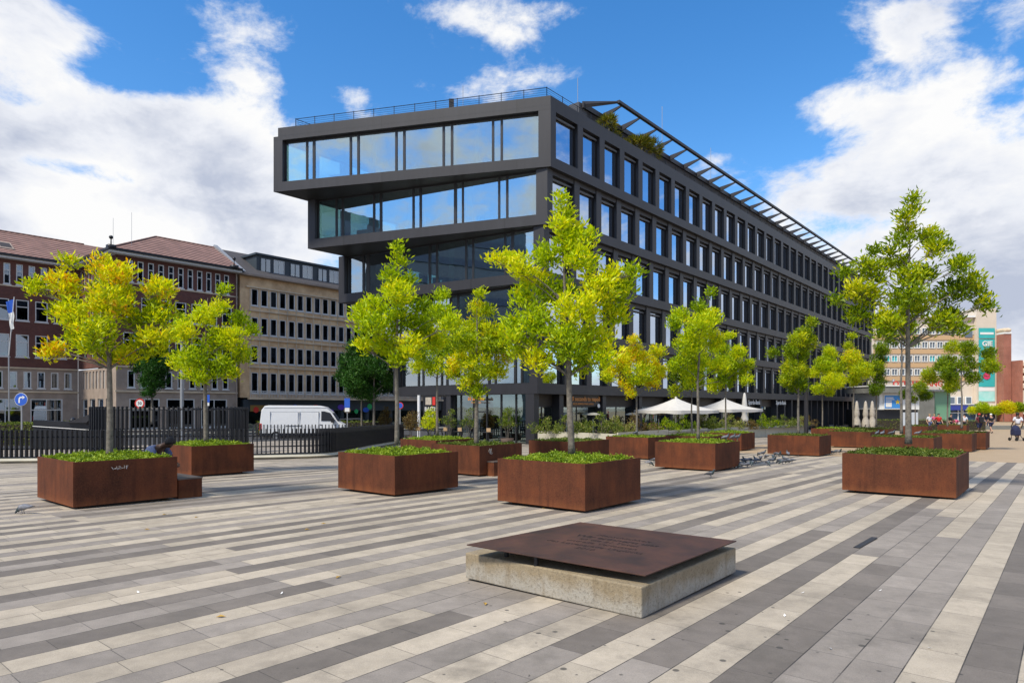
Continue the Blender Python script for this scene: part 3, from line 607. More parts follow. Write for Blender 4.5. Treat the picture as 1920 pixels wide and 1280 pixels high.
for i in range(5):
    P, d = PC[i], DL[i]; z = ZF[i]; top = z+3.143; Lp = P+d*LF[i]; back = U*LEN
    poly = [P, Lp, Lp+back, P+back]
    f = MB(); f.prism(poly, z, z+SLAB)
    zt = 18.06 if i == 4 else top-.002
    # right facade piers
    Mx = FU(P); zo = z+SLAB
    sp = [wspan(k) for k in range(NW)]
    edges = [0]+[v for a in sp for v in a]
    xs = [(edges[2*k], edges[2*k+1]) for k in range(NW)]+[(sp[-1][1], LEN)]
    for (a, b_) in xs: f.box(a, b_, .002, .47, zo-.002, zt, Mx)
    if i < 4: f.box(.01, LEN, .05, .46, zt-.26, zt-.001, Mx)
    # front face: end piers
    Mf = frame(P, d)                          # x runs left, y = away from camera side?
    sgn = -1 if (Mf.to_3x3() @ Vector((0, 1, 0))).y < 0 else 1
    pr = 1009.4 if i == 4 else (1005, 1000, 997, 992.5)[3-i] if i < 4 else 0
    tr = t_at(i, pr); pw = {4: .62, 3: .55, 2: .52, 1: .5, 0: .5}[i]
    f.box(0, tr, sgn*.003, sgn*.46, zo-.002, zt+.001, Mf); f.prism([Lp-d*.0+(Mf.to_3x3()@Vector((0,1,0)))*sgn*.003, Lp-d*pw+(Mf.to_3x3()@Vector((0,1,0)))*sgn*.003, Lp-d*pw+(Mf.to_3x3()@Vector((0,1,0)))*sgn*.46, Lp+U*.55-d*.12, Lp+U*.55], zo-.002, zt+.001)
    # left side facade piers and back
    Ml = frame(Lp, U)
    for k in range(1, 34): f.box(.1+k*2.38, .1+k*2.38+.5, -.46, -.003, zo-.002, zt, Ml)
    if i == 4:
        f.prism([P+d*0, Lp, Lp+back, P+back], 18.06, 18.30)
        inn = [P+N*-.006+d*.006, P+d*(LF[4]-.32)+N*-.006, Lp+back+N*.006-U*.006+N*.3, P+back-U*.006-N*.006]
        q = MB(); q.prism(inn, 18.305, 18.83); obuild(q, 'parapet', M['clad'])
        j = MB(); Mj = Mf
        j.box(.0, LF[4]-.35, -sgn*.0015, sgn*.01, 18.298, 18.312, Mj); obuild(j, 'cladding_joint', M['frame'])
    obuild(f, 'floor_frame', M['clad'])
    # soffit sheet just under the slab
    q = MB(); q.prism([P-N*.05+U*.05+d*.05, Lp-d*.08+U*.06, Lp+back, P+back-N*.05], z-.012, z-.003); obuild(q, 'soffit_panel', M['soffit'])
    # interior: ceiling and core
    if True:
        q = MB(); q.prism([P-N*.6+U*.5, P+d*(LF[i]-.6)+U*.5, Lp+back+N*.6, P+back-N*.6], zt-.10, zt-.04); obuild(q, 'ceiling', M['ceil'])
        q = MB(); Mi = FU(P); q.box(9, LEN-1, 3.6, 9.5, zo, zt-.11, Mi); q.box(.6, 8.5, 6.8, 6.95, zo, zt-.11, Mi) if i in (1, 2) else None; obuild(q, 'interior_wall', M['inner'])
    # front glazing: mullions + panes
    pads = {4: [(205, 215), (243, 257), (452, 463), (495, 508), (710, 722), (755, 768), (978, 990), (1025, 1038), (1258, 1270), (1307, 1320)],
            3: [(370, 380), (405, 418), (582, 592), (620, 633), (805, 815), (845, 857), (1040, 1055), (1085, 1095), (1290, 1300), (1335, 1347)],
            2: [(520, 530), (545, 560), (713, 723), (755, 768), (893, 905), (935, 947), (1100, 1110), (1140, 1150), (1320, 1330), (1360, 1375)],
            1: [(700, 708), (730, 740), (860, 870), (900, 912), (1010, 1020), (1052, 1062), (1152, 1164), (1188, 1200), (1345, 1357), (1383, 1395)],
            0: [(830, 838), (856, 865), (960, 968), (990, 1000), (1090, 1100), (1128, 1137), (1225, 1236), (1262, 1272), (1372, 1384), (1410, 1420)]}[i]
    hb = zt-.001; x0, x1 = tr, LF[i]-pw
    fm = MB(); y0, y1 = sorted((sgn*.30, sgn*.40)); 
    fm.box(x0, x1, y0, y1, zo, zo+.07, Mf); fm.box(x0, x1, y0, y1, hb-.10, hb, Mf)
    prev = x1
    mm = sorted([sorted((t_at(i, 500+a/3), t_at(i, 500+b_/3))) for a, b_ in pads])
    for (a, b_) in mm: 
        if a > x0+.05 and b_ < x1-.05: fm.box(a, b_, y0, y1, zo+.07, hb-.10, Mf)
    fm.box(x0-.0, x0+.06, y0, y1, zo+.07, hb-.1, Mf); fm.box(x1-.07, x1, y0, y1, zo+.07, hb-.1, Mf)
    fo = obuild(fm, 'glazing_frame', M['frame'])
    cur = x0+.06; yg0, yg1 = sorted((sgn*.345, sgn*.355)); cuts = [m_ for m_ in mm if m_[0] > x0+.05 and m_[1] < x1-.05]+[(x1-.07, 0)]
    for j, (a, b_) in enumerate(cuts):
        if a > cur+.02:
            pm = MB(); off = 0 if (a-cur) > 1 else sgn*.012
            pm.box(cur, a, yg0+off, yg1+off, zo+.07, hb-.10, Mf); pm.v = [tuple(OBI@Vector(v)) for v in pm.v]; pm.build('pane', M['glass2'], fo)
        cur = b_
    # curtains behind some panes
    for k, (a, w) in enumerate({4: [(.62, .25), (.25, .2)], 3: [(.30, .35), (.55, .3)], 2: [(.1, .35), (.86, .5), (.42, .4)], 1: [(.3, .6)], 0: [(.5, .5)]}[i]):
        q = MB(); xa = LF[i]*a; pts = []
        for j in range(9): q.box(xa+j*w/9, xa+(j+.8)*w/9, min(sgn*(.62+.04*(j % 2)), sgn*(.66+.04*(j % 2))), max(sgn*(.62+.04*(j % 2)), sgn*(.66+.04*(j % 2))), zo+.05, zt-.12, Mf)
        obuild(q, 'curtain', M['curtain'])
    # desks seen through the glass
    for k in range(3):
        q = MB(); xa = LF[i]*(.2+.27*k); s_ = 1.6; ya, yb = sorted((sgn*s_, sgn*(s_+.8)))
        q.box(xa, xa+1.6, ya, yb, zo+.72, zo+.75, Mf); q.box(xa, xa+.04, ya, yb, zo, zo+.72, Mf); q.box(xa+1.56, xa+1.6, ya, yb, zo, zo+.72, Mf); q.box(xa+.5, xa+1.1, ya+.3, ya+.34, zo+.85, zo+1.2, Mf)
        obuild(q, 'desk', M['cass'])
# long-facade windows: the 100 nearest as parts, the rest as one
order = sorted([(k, i) for k in range(NW) for i in range(5)])
for idx, (k, i) in enumerate(order):
    a, b_ = wspan(k); w = b_-a; zo = ZF[i]+SLAB; h = (18.06 if i == 4 else ZF[i]+3.143-.262)-zo
    key = (round(w, 2), round(h, 2))
    if idx < 100:
        if key not in proto:
            fr, pa, cs = window_meshes(w, h, 'w'); mm = []
            for q, nm, mt in ((fr, 'window', M['frame']), (pa, 'pane', M['glass']), (cs, 'blind_box', M['cass'])):
                me = bpy.data.meshes.new(nm); me.from_pydata(q.v, [], q.f); me.materials.append(mt); mm.append(me)
            proto[key] = mm
        pos = OBI @ (PC[i]+U*a+Vector((0, 0, zo)))
        wn = link(proto[key][0], 'window', OB); wn.location = pos; wn.rotation_euler = (0, 0, math.atan2(U.y, U.x))
        link(proto[key][1], 'pane', wn); link(proto[key][2], 'blind_box', wn)
        rv_ = random.random()
        if rv_ < .3:
            bq = MB(); bq.box(.06, w*.9, .36, .37, h*(.35+.5*random.random()), h-.06); bq.build('blind', M['curtain'] if rv_ < .15 else M['cass'], wn)
    else:
        fr, pa, cs = window_meshes(w, h, 'w'); Mx = FU(PC[i]+U*a); 
        for src, dst in ((fr, rest_f), (pa, rest_g), (cs, rest_c)):
            dst.add([Mx@(Vector(v)+Vector((0, 0, zo))) for v in src.v], src.f)
o = obuild(rest_f, 'window', M['frame']); o['kind'] = 'stuff'
for q, nm, mt in ((rest_g, 'pane', M['glass']), (rest_c, 'blind_box', M['cass'])):
    q.v = [tuple(OBI@Vector(v)) for v in q.v]; q.build(nm, mt, o)
# ground floor
zb = -.62
g = MB(); Mg = frame(P0, U)
ncol = 0; s_ = 2.43; cols = []
while s_ < LEN-1:
    cols.append(s_); s_ += 4.76 if s_ < 38 else 2.38
for c_ in [-.0]+cols: q = MB(); q.box(c_, c_+(.42 if c_ else .45), .0, .62, zb-.7, ZF[0]-.013, Mg); obuild(q, 'column', M['clad'])
Mf0 = frame(P0, DL[0]); g.box(0, .42, -.0, .45, zb, ZF[0]-.014, Mf0) if False else None
d0 = DL[0]; sg0 = -1 if (frame(P0, d0).to_3x3() @ Vector((0, 1, 0))).y < 0 else 1
def lb(mb, a, b_, y0, y1, z0, z1, Mx=None):
    ya, yb = sorted((sg0*y0, sg0*y1)); mb.box(a, b_, ya, yb, z0, z1, Mx or Mf0)
lb(g, 6.75, 7.15, .05, .5, zb-.4, ZF[0]-.014)
obuild(g, 'column', M['clad'])
g = MB(); 
allc = [0.0]+cols+[LEN-1]
for a, b_ in zip(allc[:-1], allc[1:]):
    if b_-a > .8: g.box(a+.42, b_, .56, .60, 1.62, ZF[0]-.014, Mg)
obuild(g, 'fascia_panel', M['brownpanel'])
fr = MB(); gl = MB()
for a, b_ in zip(allc[:-1], allc[1:]):
    if b_-a < .8: continue
    x0, x1 = a+.42, b_; m = (x0+x1)/2
    for x in (x0, m-.03, x1-.06): fr.box(x, x+.06, .54, .61, zb-.6, 1.62, Mg)
    fr.box(x0, x1, .535, .615, 1.56, 1.64, Mg); fr.box(x0, x1, .535, .615, .95, 1.0, Mg) if (b_-a) < 3 else None
    gl.box(x0+.06, m-.03, .575, .585, zb-.6, 1.57, Mg); gl.box(m+.03, x1-.06, .575, .585, zb-.6, 1.57, Mg)
fo = obuild(fr, 'shopfront_frame', M['frame']); gl.v = [tuple(OBI@Vector(v)) for v in gl.v]; gl.build('pane', M['shopglass'], fo)
fr = MB(); gl = MB(); xs = [.46, 1.6, 2.75, 3.9, 5.0, 6.1, 6.74]
for x in xs: lb(fr, x-.05, x+.05, .30, .42, zb, ZF[0]-.014)
for x0, x1 in zip(xs[:-1], xs[1:]): lb(gl, x0+.05, x1-.05, .35, .36, zb, ZF[0]-.014); lb(fr, x0+.05, x1-.05, .32, .40, zb, zb+.12)
lb(fr, 3.95, 4.95, .33, .39, 1.25, 1.32)
fo = obuild(fr, 'shopfront_frame', M['frame']); gl.v = [tuple(OBI@Vector(v)) for v in gl.v]; gl.build('pane', M['shopglass'], fo)
g = MB(); Mx = frame(P0+d0*7.1, U)
g.box(.3, 50, -.3, -.05, zb-.6, ZF[0]-.02, Mx); g.box(6, LEN-1, -.9+0, -.6, 0, 0.01, Mx) if False else None
g.box(7, LEN-1, 4.0, 6.5, zb-.5, ZF[0]-.02, Mg); obuild(g, 'interior_wall', M['inner'])
g = MB(); p_ = [P0-N*.65+U*.4, P0+d0*6.9+U*.4, P0+d0*6.9+U*60, P0-N*.65+U*LEN*.98]; g.prism([p for p in p_], zb-.10, zb-.02); obuild(g, 'ground_floor_slab', M['inner'])
# roof: penthouse, pergola, railing, palms, vent
P5 = PC[4]; Mp = frame(P5, U)
g = MB(); g.box(5.6, LEN, 1.61, 9.0, 18.35, 20.45, Mp); g.box(5.4, LEN, 1.45, 9.2, 20.452, 20.78, Mp); obuild(g, 'penthouse', M['clad'])
g = MB(); g.box(7.17, LEN, -.09, .12, 20.92, 21.10, Mp)
g.tube([Mp@Vector((5.5, 1.6, 20.70)), Mp@Vector((7.25, .02, 21.0))], [(.07, .22), (.06, .08)], 4)
obuild(g, 'pergola_beam', M['clad'])
for k in range(31):
    s_ = 7.75+k*2.38
    g = MB(); a = [(s_-.045, 1.5, 20.46), (s_+.045, 1.5, 20.46), (s_+.045, 1.5, 20.86), (s_-.045, 1.5, 20.86), (s_-.045, .11, 20.93), (s_+.045, .11, 20.93), (s_+.045, .11, 21.02), (s_-.045, .11, 21.02)]
    g.add([Mp@Vector(p) for p in a], [(3, 2, 1, 0), (4, 5, 6, 7), (0, 1, 5, 4), (1, 2, 6, 5), (2, 3, 7, 6), (3, 0, 4, 7)])
    obuild(g, 'pergola_arm', M['clad'])
ra = MB(); d5 = DL[4]; c0 = P5-N*.35+U*.1
def rail(A, B_, n):
    for k in range(n+1):
        p = A.lerp(B_, k/n); ra.tube([(p.x, p.y, 18.8), (p.x, p.y, 19.44)], .022, 5)
    for z, r in ((19.40, .022), (19.27, .008), (19.15, .008), (19.03, .008), (18.92, .008)): ra.tube([(A.x, A.y, z), (B_.x, B_.y, z)], r, 4)
rail(c0, P5+d5*(LF[4]-1.2)-N*.0+U*.35, 12); rail(c0, c0+U*6, 4); q = P5+d5*(LF[4]-1.2)+U*.35; rail(q, q+U*3+N*.1, 2)
rail(c0+U*6.2, c0+U*70, 40)
obuild(ra, 'roof_railing', M['black'])
q = P5+d5*6.2+U*.5; g = MB(); g.box(-.14, .14, -.1, .1, 18.8, 19.5, Matrix.Translation(q)); obuild(g, 'vent_box', M['clad'])
g = MB(); q = P5+U*5.6-N*2.0; g.box(-.5, .4, -.4, .4, 18.3, 20.75, frame(q, U)); obuild(g, 'roof_hood', M['cass'])
g = MB()
for s_, n_, z1 in ((7, -3, 23.4), (16, -1.5, 24.2), (26, -2, 24.2)): q = P5+U*s_+N*n_; g.tube([(q.x, q.y, 20.7), (q.x, q.y, z1)], .018, 4)
q = P5+d5*6.6+U*2; g.tube([(q.x, q.y, 18.8), (q.x, q.y, 20.9)], .015, 4)
obuild(g, 'lightning_rod', M['lgrey'])
def palm(s_, sc, label):
    q = P5+U*s_-N*.55; root = empty('roof_palm', (q.x, q.y, 18.6), label, 'palm', 'palms on the roof terrace')
    MB().tube([(0, 0, 0), (.02, 0, .55*sc)], [.07, .05], 8).build('trunk', M['trunk'], root)
    P = []; D = []; 
    for f_ in range(int(30*sc)):
        a = RS.uniform(0, 6.28); e = RS.uniform(-.35, 1.3); d_ = np.array([math.cos(a)*math.cos(e), math.sin(a)*math.cos(e), math.sin(e)]); o_ = np.array([0, 0, .6*sc])+d_*.38*sc
        for k in range(12):
            v = d_*.9+RS.normal(size=3)*.33; P.append(o_); D.append(v)
    P = np.array(P); D = np.array(D); n = len(P)
    leaves_mesh(P, D, .42*sc*RS.uniform(.7, 1.1, n), .035, RS.uniform(0, 1, n), 'fronds', M['palm'], root)
for s_, sc, lb_ in ((6.9, 1.3, 'green fan palm nearest the corner on the roof edge'), (7.6, .9, 'small fan palm just behind the first one on the roof edge'), (8.9, .6, 'tiny low fan palm between the two palm groups on the roof'), (10.3, 1.1, 'bushy fan palm at the start of the second roof palm group'), (11.2, 1.35, 'large fan palm in the middle of the second roof palm group'), (12.3, 1.45, 'tallest fan palm at the far end of the second roof palm group')):
    palm(s_, sc, lb_)
# signs on the long facade
def fsign(name, label, s_, z, body, size, mt, extra=None):
    q = P0+U*s_+N*.02
    root = empty(name, (q.x, q.y, z), label, 'sign'); Mx = textM((0, 0, 0), U)
    text(body, 'lettering', Mx, size, mt, root, .02, bold=.004)
    return root
r = fsign('restaurant_sign', 'orange lettering of the pizza restaurant above its window near the corner', 5.15, 2.07, '60 seconds to napoli', .40, M['orangesign'])
text('PIZZA NEAPOLITANA & VINO', 'small_lettering', textM(Vector((0, 0, -.31))-U*.2, U), .17, M['orangesign'], r, .01)
MB().box(-1.75, 1.65, .04, .07, -.46, .26, frame((0, 0, 0), U)).build('backing_panel', M['brownpanel'], r)
MB().lathe([(0, -.02), (.13, -.02), (.13, .02), (0, .02)], 18).build('round_badge', M['letter'], r).matrix_local = Matrix.Translation(U*1.45+Vector((0, 0, -.42))+N*.05) @ frame((0, 0, 0), U).to_3x3().to_4x4() @ Matrix.Rotation(math.pi/2, 4, 'X')
for s_, l_ in ((34.1, 'white bank lettering over the window behind the closed white parasol'), (41.8, 'white bank lettering over the second window, further along the facade')):
    o = fsign('bank_sign', l_, s_, 2.0, 'Sparda-Bank', .62, M['letter']); o['group'] = 'bank signs on the long facade'
o = fsign('restaurant_sign', 'orange lettering above the glass door on the corner side', 0, 2.05, 'x', .1, M['orangesign'])
for c_ in list(o.children): bpy.data.objects.remove(c_)
q = P0+d0*4.45-Vector((0, 0, 0)); nf = Vector((-U.x, -U.y, 0)); o.location = (q.x+nf.x*.06, q.y+nf.y*.06, 2.02)
text('60 seconds', 'lettering', textM((0, 0, .05), -d0), .30, M['orangesign'], o, .02, bold=.004); text('TO NAPOLI', 'small_lettering', textM((0, 0, -.18), -d0), .16, M['orangesign'], o, .01)
# hanging sign box under the overhang
q = P0+d0*8.55; root = empty('menu_board', (q.x, q.y, -.3), 'black hanging board with a red flag and white lettering under the left overhang', 'sign')
fx = frame((0, 0, 0), -d0); MB().box(-.68, .68, -.03, .03, .3, 2.61, fx).build('board', M['black'], root)
MB().box(-.42, .14, -.05, -.034, 2.02, 2.5, fx).build('emblem', M['beigecloth'], root); MB().box(.24, .5, -.05, -.034, 2.0, 2.52, fx).build('red_flag', M['red'], root)
text('BASTI', 'lettering', textM(nf*.045+Vector((0, 0, 1.72)), -d0), .40, M['letter'], root, .01); text('BURGER', 'small_lettering', textM(nf*.045+Vector((0, 0, 1.28)), -d0), .2, M['letter'], root, .01)
q = P0+d0*9.65; MBp = MB().cyl(0, 0, 0, 2.95, .11, 12); o = MBp.build('white_post', M['white']); o.location = (q.x, q.y, -.6); tag(o, 'plain white post under the left overhang beside the black board', 'post')
# ------------------------------------------------------------------ red brick and sandstone buildings on the left
def FN(n): return frame(SN(0, n, 0), U)      # local x = s, y = depth into building, z up
def old_window(parent, Mx, x0, x1, z0, z1, trans=.68, blind=0, rec=.07, mull=False, mt=None):
    """frame with glass and a dim room box behind it"""
    f = MB(); e = .085
    f.box(x0, x1, rec-.05, rec+.05, z0, z0+e, Mx); f.box(x0, x1, rec-.05, rec+.05, z1-e, z1, Mx); f.box(x0, x0+e, rec-.05, rec+.05, z0+e, z1-e, Mx); f.box(x1-e, x1, rec-.05, rec+.05, z0+e, z1-e, Mx)
    if trans: zt_ = z0+(z1-z0)*trans; f.box(x0+e, x1-e, rec-.04, rec+.04, zt_-.04, zt_+.04, Mx)
    if mull: m_ = (x0+x1)/2; f.box(m_-.03, m_+.03, rec-.045, rec+.045, z0+e, z1-e, Mx)
    f.box(x0-.06, x1+.06, -.07, rec-.05, z0-.10, z0-.002, Mx)
    fo = f.build('window', mt or M['sill'], parent)
    g = MB(); g.box(x0+e, x1-e, rec+.0, rec+.008, z0+e, z1-e, Mx); g.build('pane', M['dglass'], fo)
    if blind:
        b_ = MB(); b_.box(x0+e, x1-e, rec+.06, rec+.07, z1-e-(z1-z0)*blind, z1-e, Mx); b_.build('blind', M['blind'], fo)
    return fo
def wall_with_holes(mb, Mx, x0, x1, z0, z1, holes, th=.4):
    """holes: list of (a,b) spans all between hz0..hz1"""
    hs, hz0, hz1 = holes; 
    mb.box(x0, x1, 0, th, z0, hz0, Mx); mb.box(x0, x1, 0, th, hz1, z1, Mx)
    cur = x0
    for a, b_ in hs+[(x1, x1)]:
        if a > cur+1e-3: mb.box(cur, a, 0, th, hz0, hz1, Mx)
        cur = b_
rb = random.Random(5)
def brick_building():
    root = empty('brick_building', (0, 0, 0), 'dark red brick building with white framed windows, stone base and brown tiled hipped roof', 'building')
    def wing(n, s0, s1, tops):
        Mx = FN(n); br = MB(); stn = MB()
        # rows: (z0,z1, pitch, width)
        rows = [(12.45, 14.3, tops, .50, M['brickred']), (9.3, 11.15, 1.45, .98, None), (6.05, 8.05, 1.45, .98, None)]
        L = s1-s0
        def spans(p, w): k = int((L-.5)/p); o = (L-k*p+p-w)/2; return [(s0+o+i*p, s0+o+i*p+w) for i in range(k)]
        zs = [5.1, 8.9, 11.9, 14.62]
        for (z0, z1, p, w, _), a, b_ in zip(rows, (11.9, 8.7, 5.12), (14.62, 11.9, 8.7)):
            h = spans(p, w); wall_with_holes(br, Mx, s0, s1, a, b_, (h, z0, z1))
            for q in h: old_window(root, Mx, q[0], q[1], z0, z1, .66, rb.choice([0, 0, 0, .3, .6, .9]))
        h = spans(1.05, .60); wall_with_holes(stn, Mx, s0, s1, 2.9, 5.0, (h, 3.25, 4.75))
        for q in h: old_window(root, Mx, q[0], q[1], 3.25, 4.75, 0, rb.choice([0, 0, .95, .5]))
        h = spans(3.1, 2.5); wall_with_holes(stn, Mx, s0, s1, -1.1, 2.9, (h, -.35, 2.3))
        for q in h: old_window(root, Mx, q[0], q[1], -.35, 2.3, .62, rb.choice([0, 0, .3]), mull=True)
        br.build('brick_wall', M['brickred'], root); stn.build('stone_base', M['stone'], root)
        c = MB(); c.box(s0-.12, s1+.0, -.14, -.001, 5.0, 5.12, Mx); c.build('string_course', M['beige2'], root); c = MB(); c.box(s0-.12, s1, -.12, -.001, 2.86, 3.0, Mx); c.build('string_course', M['beige2'], root); c = MB(); c.box(s0, s1, -.06, -.001, 12.25, 12.36, Mx); c.build('sill_course', M['beige2'], root)
        return Mx
    s_c, s_e, nF, nB = 21.42, 32.2, -62.3, -71.8
    wing(nB, 4, s_c-.01, .92); wing(nF, s_c, s_e, .86)
    # side wall of the projecting block
    Mx = frame(SN(s_c, nF, 0), -N); # x runs back, outward = ?
    sg = 1 if (Mx.to_3x3() @ Vector((0, 1, 0))).dot(U) > 0 else -1
    def sb(mb, a, b_, y0, y1, z0, z1): ya, yb = sorted((sg*y0, sg*y1)); mb.box(a, b_, ya, yb, z0, z1, Mx)
    br = MB(); L = 9.5
    def side(mb, zlo, zhi, hs, hz0, hz1):
        sb(mb, .41, L, 0, .39, zlo, hz0); sb(mb, .41, L, 0, .39, hz1, zhi); cur = .41
        for a, b_ in hs+[(L, L)]:
            if a > cur: sb(mb, cur, a, 0, .39, hz0, hz1)
            cur = b_
    stn = MB()
    side(br, 11.9, 14.6, [(1+i*.95, 1.5+i*.95) for i in range(9)], 12.45, 14.3); side(br, 8.7, 11.9, [(1.2+i*2, 2.1+i*2) for i in range(4)], 9.3, 11.1); side(br, 5.12, 8.7, [(1.2+i*2, 2.1+i*2) for i in range(4)], 6.05, 8.0)
    side(stn, 2.9, 5.0, [(1+i*.85, 1.4+i*.85) for i in range(9)], 3.2, 4.8); side(stn, -1.1, 2.9, [(1.+i*2, 2.4+i*2) for i in range(4)], -.35, 2.3)
    br.build('brick_wall', M['brickred'], root); stn.build('stone_base', M['stone'], root)
    for hs, z0, z1 in (([(1+i*.95, 1.5+i*.95) for i in range(9)], 12.45, 14.3), ([(1.2+i*2, 2.1+i*2) for i in range(4)], 9.3, 11.1), ([(1.2+i*2, 2.1+i*2) for i in range(4)], 6.05, 8.0), ([(1+i*.85, 1.4+i*.85) for i in range(9)], 3.2, 4.8), ([(1.+i*2, 2.4+i*2) for i in range(4)], -.35, 2.3)):
        for a, b_ in hs:
            f = MB(); 
            for (c, d_, e, g_) in ((a, b_, z0, z0+.09), (a, b_, z1-.09, z1), (a, a+.09, z0+.09, z1-.09), (b_-.09, b_, z0+.09, z1-.09)): sb(f, c, d_, .10, .2, e, g_)
            sb(f, a+.09, b_-.09, .11, .19, z0+(z1-z0)*.65, z0+(z1-z0)*.65+.07)
            fo = f.build('window', M['sill'], root); g = MB(); sb(g, a+.09, b_-.09, .15, .158, z0+.09, z1-.09); g.build('pane', M['dglass'], fo)
    # dim interiors
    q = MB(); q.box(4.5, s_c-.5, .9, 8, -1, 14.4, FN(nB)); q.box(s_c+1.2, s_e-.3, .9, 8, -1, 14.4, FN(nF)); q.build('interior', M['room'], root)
    # eaves and roofs
    e = MB(); e.box(4, s_c-.7, -.75, .5, 14.62, 14.86, FN(nB)); e.box(s_c-.75, s_e+.1, -.75, 10.2, 14.62, 14.86, FN(nF)); e.build('eaves', M['sill'], root)
    g = MB(); g.box(4, s_c-.71, -.9, -.751, 14.80, 15.0, FN(nB)); g.box(s_c-.9, s_e+.1, -.9, -.751, 14.80, 15.0, FN(nF)); g.box(s_c-.9, s_c-.751, -.751, 9, 14.80, 15.0, FN(nF)); g.build('gutter', M['black'], root)
    r = MB(); mp = lambda s, n, z: SN(s, n, z)
    r.add([mp(4, nB+.85, 14.9), mp(s_c+4, nB+.85, 14.9), mp(s_c+4, nB-5, 18.1), mp(4, nB-5, 18.1), mp(4, nB-11, 14.9), mp(s_c+4, nB-11, 14.9)], [(0, 1, 2, 3), (3, 2, 5, 4)])
    a, b_, c, d_ = mp(s_c-.85, nF+.85, 14.9), mp(s_e+.05, nF+.85, 14.9), mp(s_e+.05, nF-10.5, 14.9), mp(s_c-.85, nF-10.5, 14.9); e1 = mp(26.6, nF-5, 17.95); e2 = mp(s_e+.05, nF-5, 17.95)
    r.add([a, b_, c, d_, e1, e2], [(0, 1, 5, 4), (3, 0, 4), (2, 3, 4, 5), (1, 2, 5)])
    r.build('tiled_roof', M['tile'], root)
    h = MB(); h.tube([e1, a], .10, 5); h.tube([e1, d_], .1, 5); h.tube([e1, e2], .10, 5); h.tube([mp(4, nB-5, 18.12), mp(s_c+2, nB-5, 18.12)], .09, 5); h.build('ridge_tiles', M['tile'], root)
    # party wall gable
    g = MB(); P_ = [mp(s_e+.06, nF+.9, 14.8), mp(s_e+.06, nF-5, 18.25), mp(s_e+.06, nF-10.6, 14.8)]; P2 = [p+U*.35 for p in P_]
    g.add([p for p in P_]+P2+[p+Vector((0, 0, .0)) for p in ()], [(0, 1, 2), (5, 4, 3), (0, 3, 4, 1), (1, 4, 5, 2)]); g.build('gable_coping', M['lgrey'], root)
    # roof windows and snow guards
    for s_ in (3.5, 7.2, 11.8, 15.5):
        k = MB(); t0, t1 = .22, .48
        def rp(s, t, off=.0): n_ = nB+.85-5.85*t; return mp(s, n_, 14.9+3.2*t+off)
        k.add([rp(s_, t0, .08), rp(s_+1.1, t0, .08), rp(s_+1.1, t1, .08), rp(s_, t1, .08), rp(s_, t0, -.05), rp(s_+1.1, t0, -.05), rp(s_+1.1, t1, -.05), rp(s_, t1, -.05)], [(0, 1, 2, 3), (0, 4, 5, 1), (1, 5, 6, 2), (2, 6, 7, 3), (3, 7, 4, 0)])
        fo = k.build('skylight', M['stone'], root); k = MB()
        k.add([rp(s_+.12, t0+.04, .09), rp(s_+.98, t0+.04, .09), rp(s_+.98, t1-.04, .09), rp(s_+.12, t1-.04, .09)], [(0, 1, 2, 3)]); k.build('pane', M['brownpanel'], fo)
    for (s_, n_) in ((s_c-.6, nF+.6), (s_e-.7, nF+.7)):
        q = mp(s_, n_, 0); k = MB(); k.box(-.3, .3, -.3, .3, 14.87, 15.2, frame(q, U)); k.cyl(q.x, q.y, 15.2, 15.7, .05, 8); k.lathe([(0, -.17), (.12, -.12), (.17, 0), (.12, .12), (0, .17)], 12, (q.x, q.y, 15.85)); k.build('roof_ball', M['black'], root, True)
    k = MB(); q = mp(s_c-.3, nF+.2, 0); k.tube([(q.x, q.y, 15), (q.x, q.y, 17.6)], .014, 4); q = mp(s_c+1.4, nF-.5, 0); k.tube([(q.x, q.y, 15), (q.x, q.y, 18.6)], .014, 4); k.build('antenna', M['lgrey'], root)
    k = MB(); k.cyl(*SN(s_e-.15, nF+.12, 0).xy, -1, 14.6, .07, 8); k.build('downpipe', M['stone'], root)
brick_building()
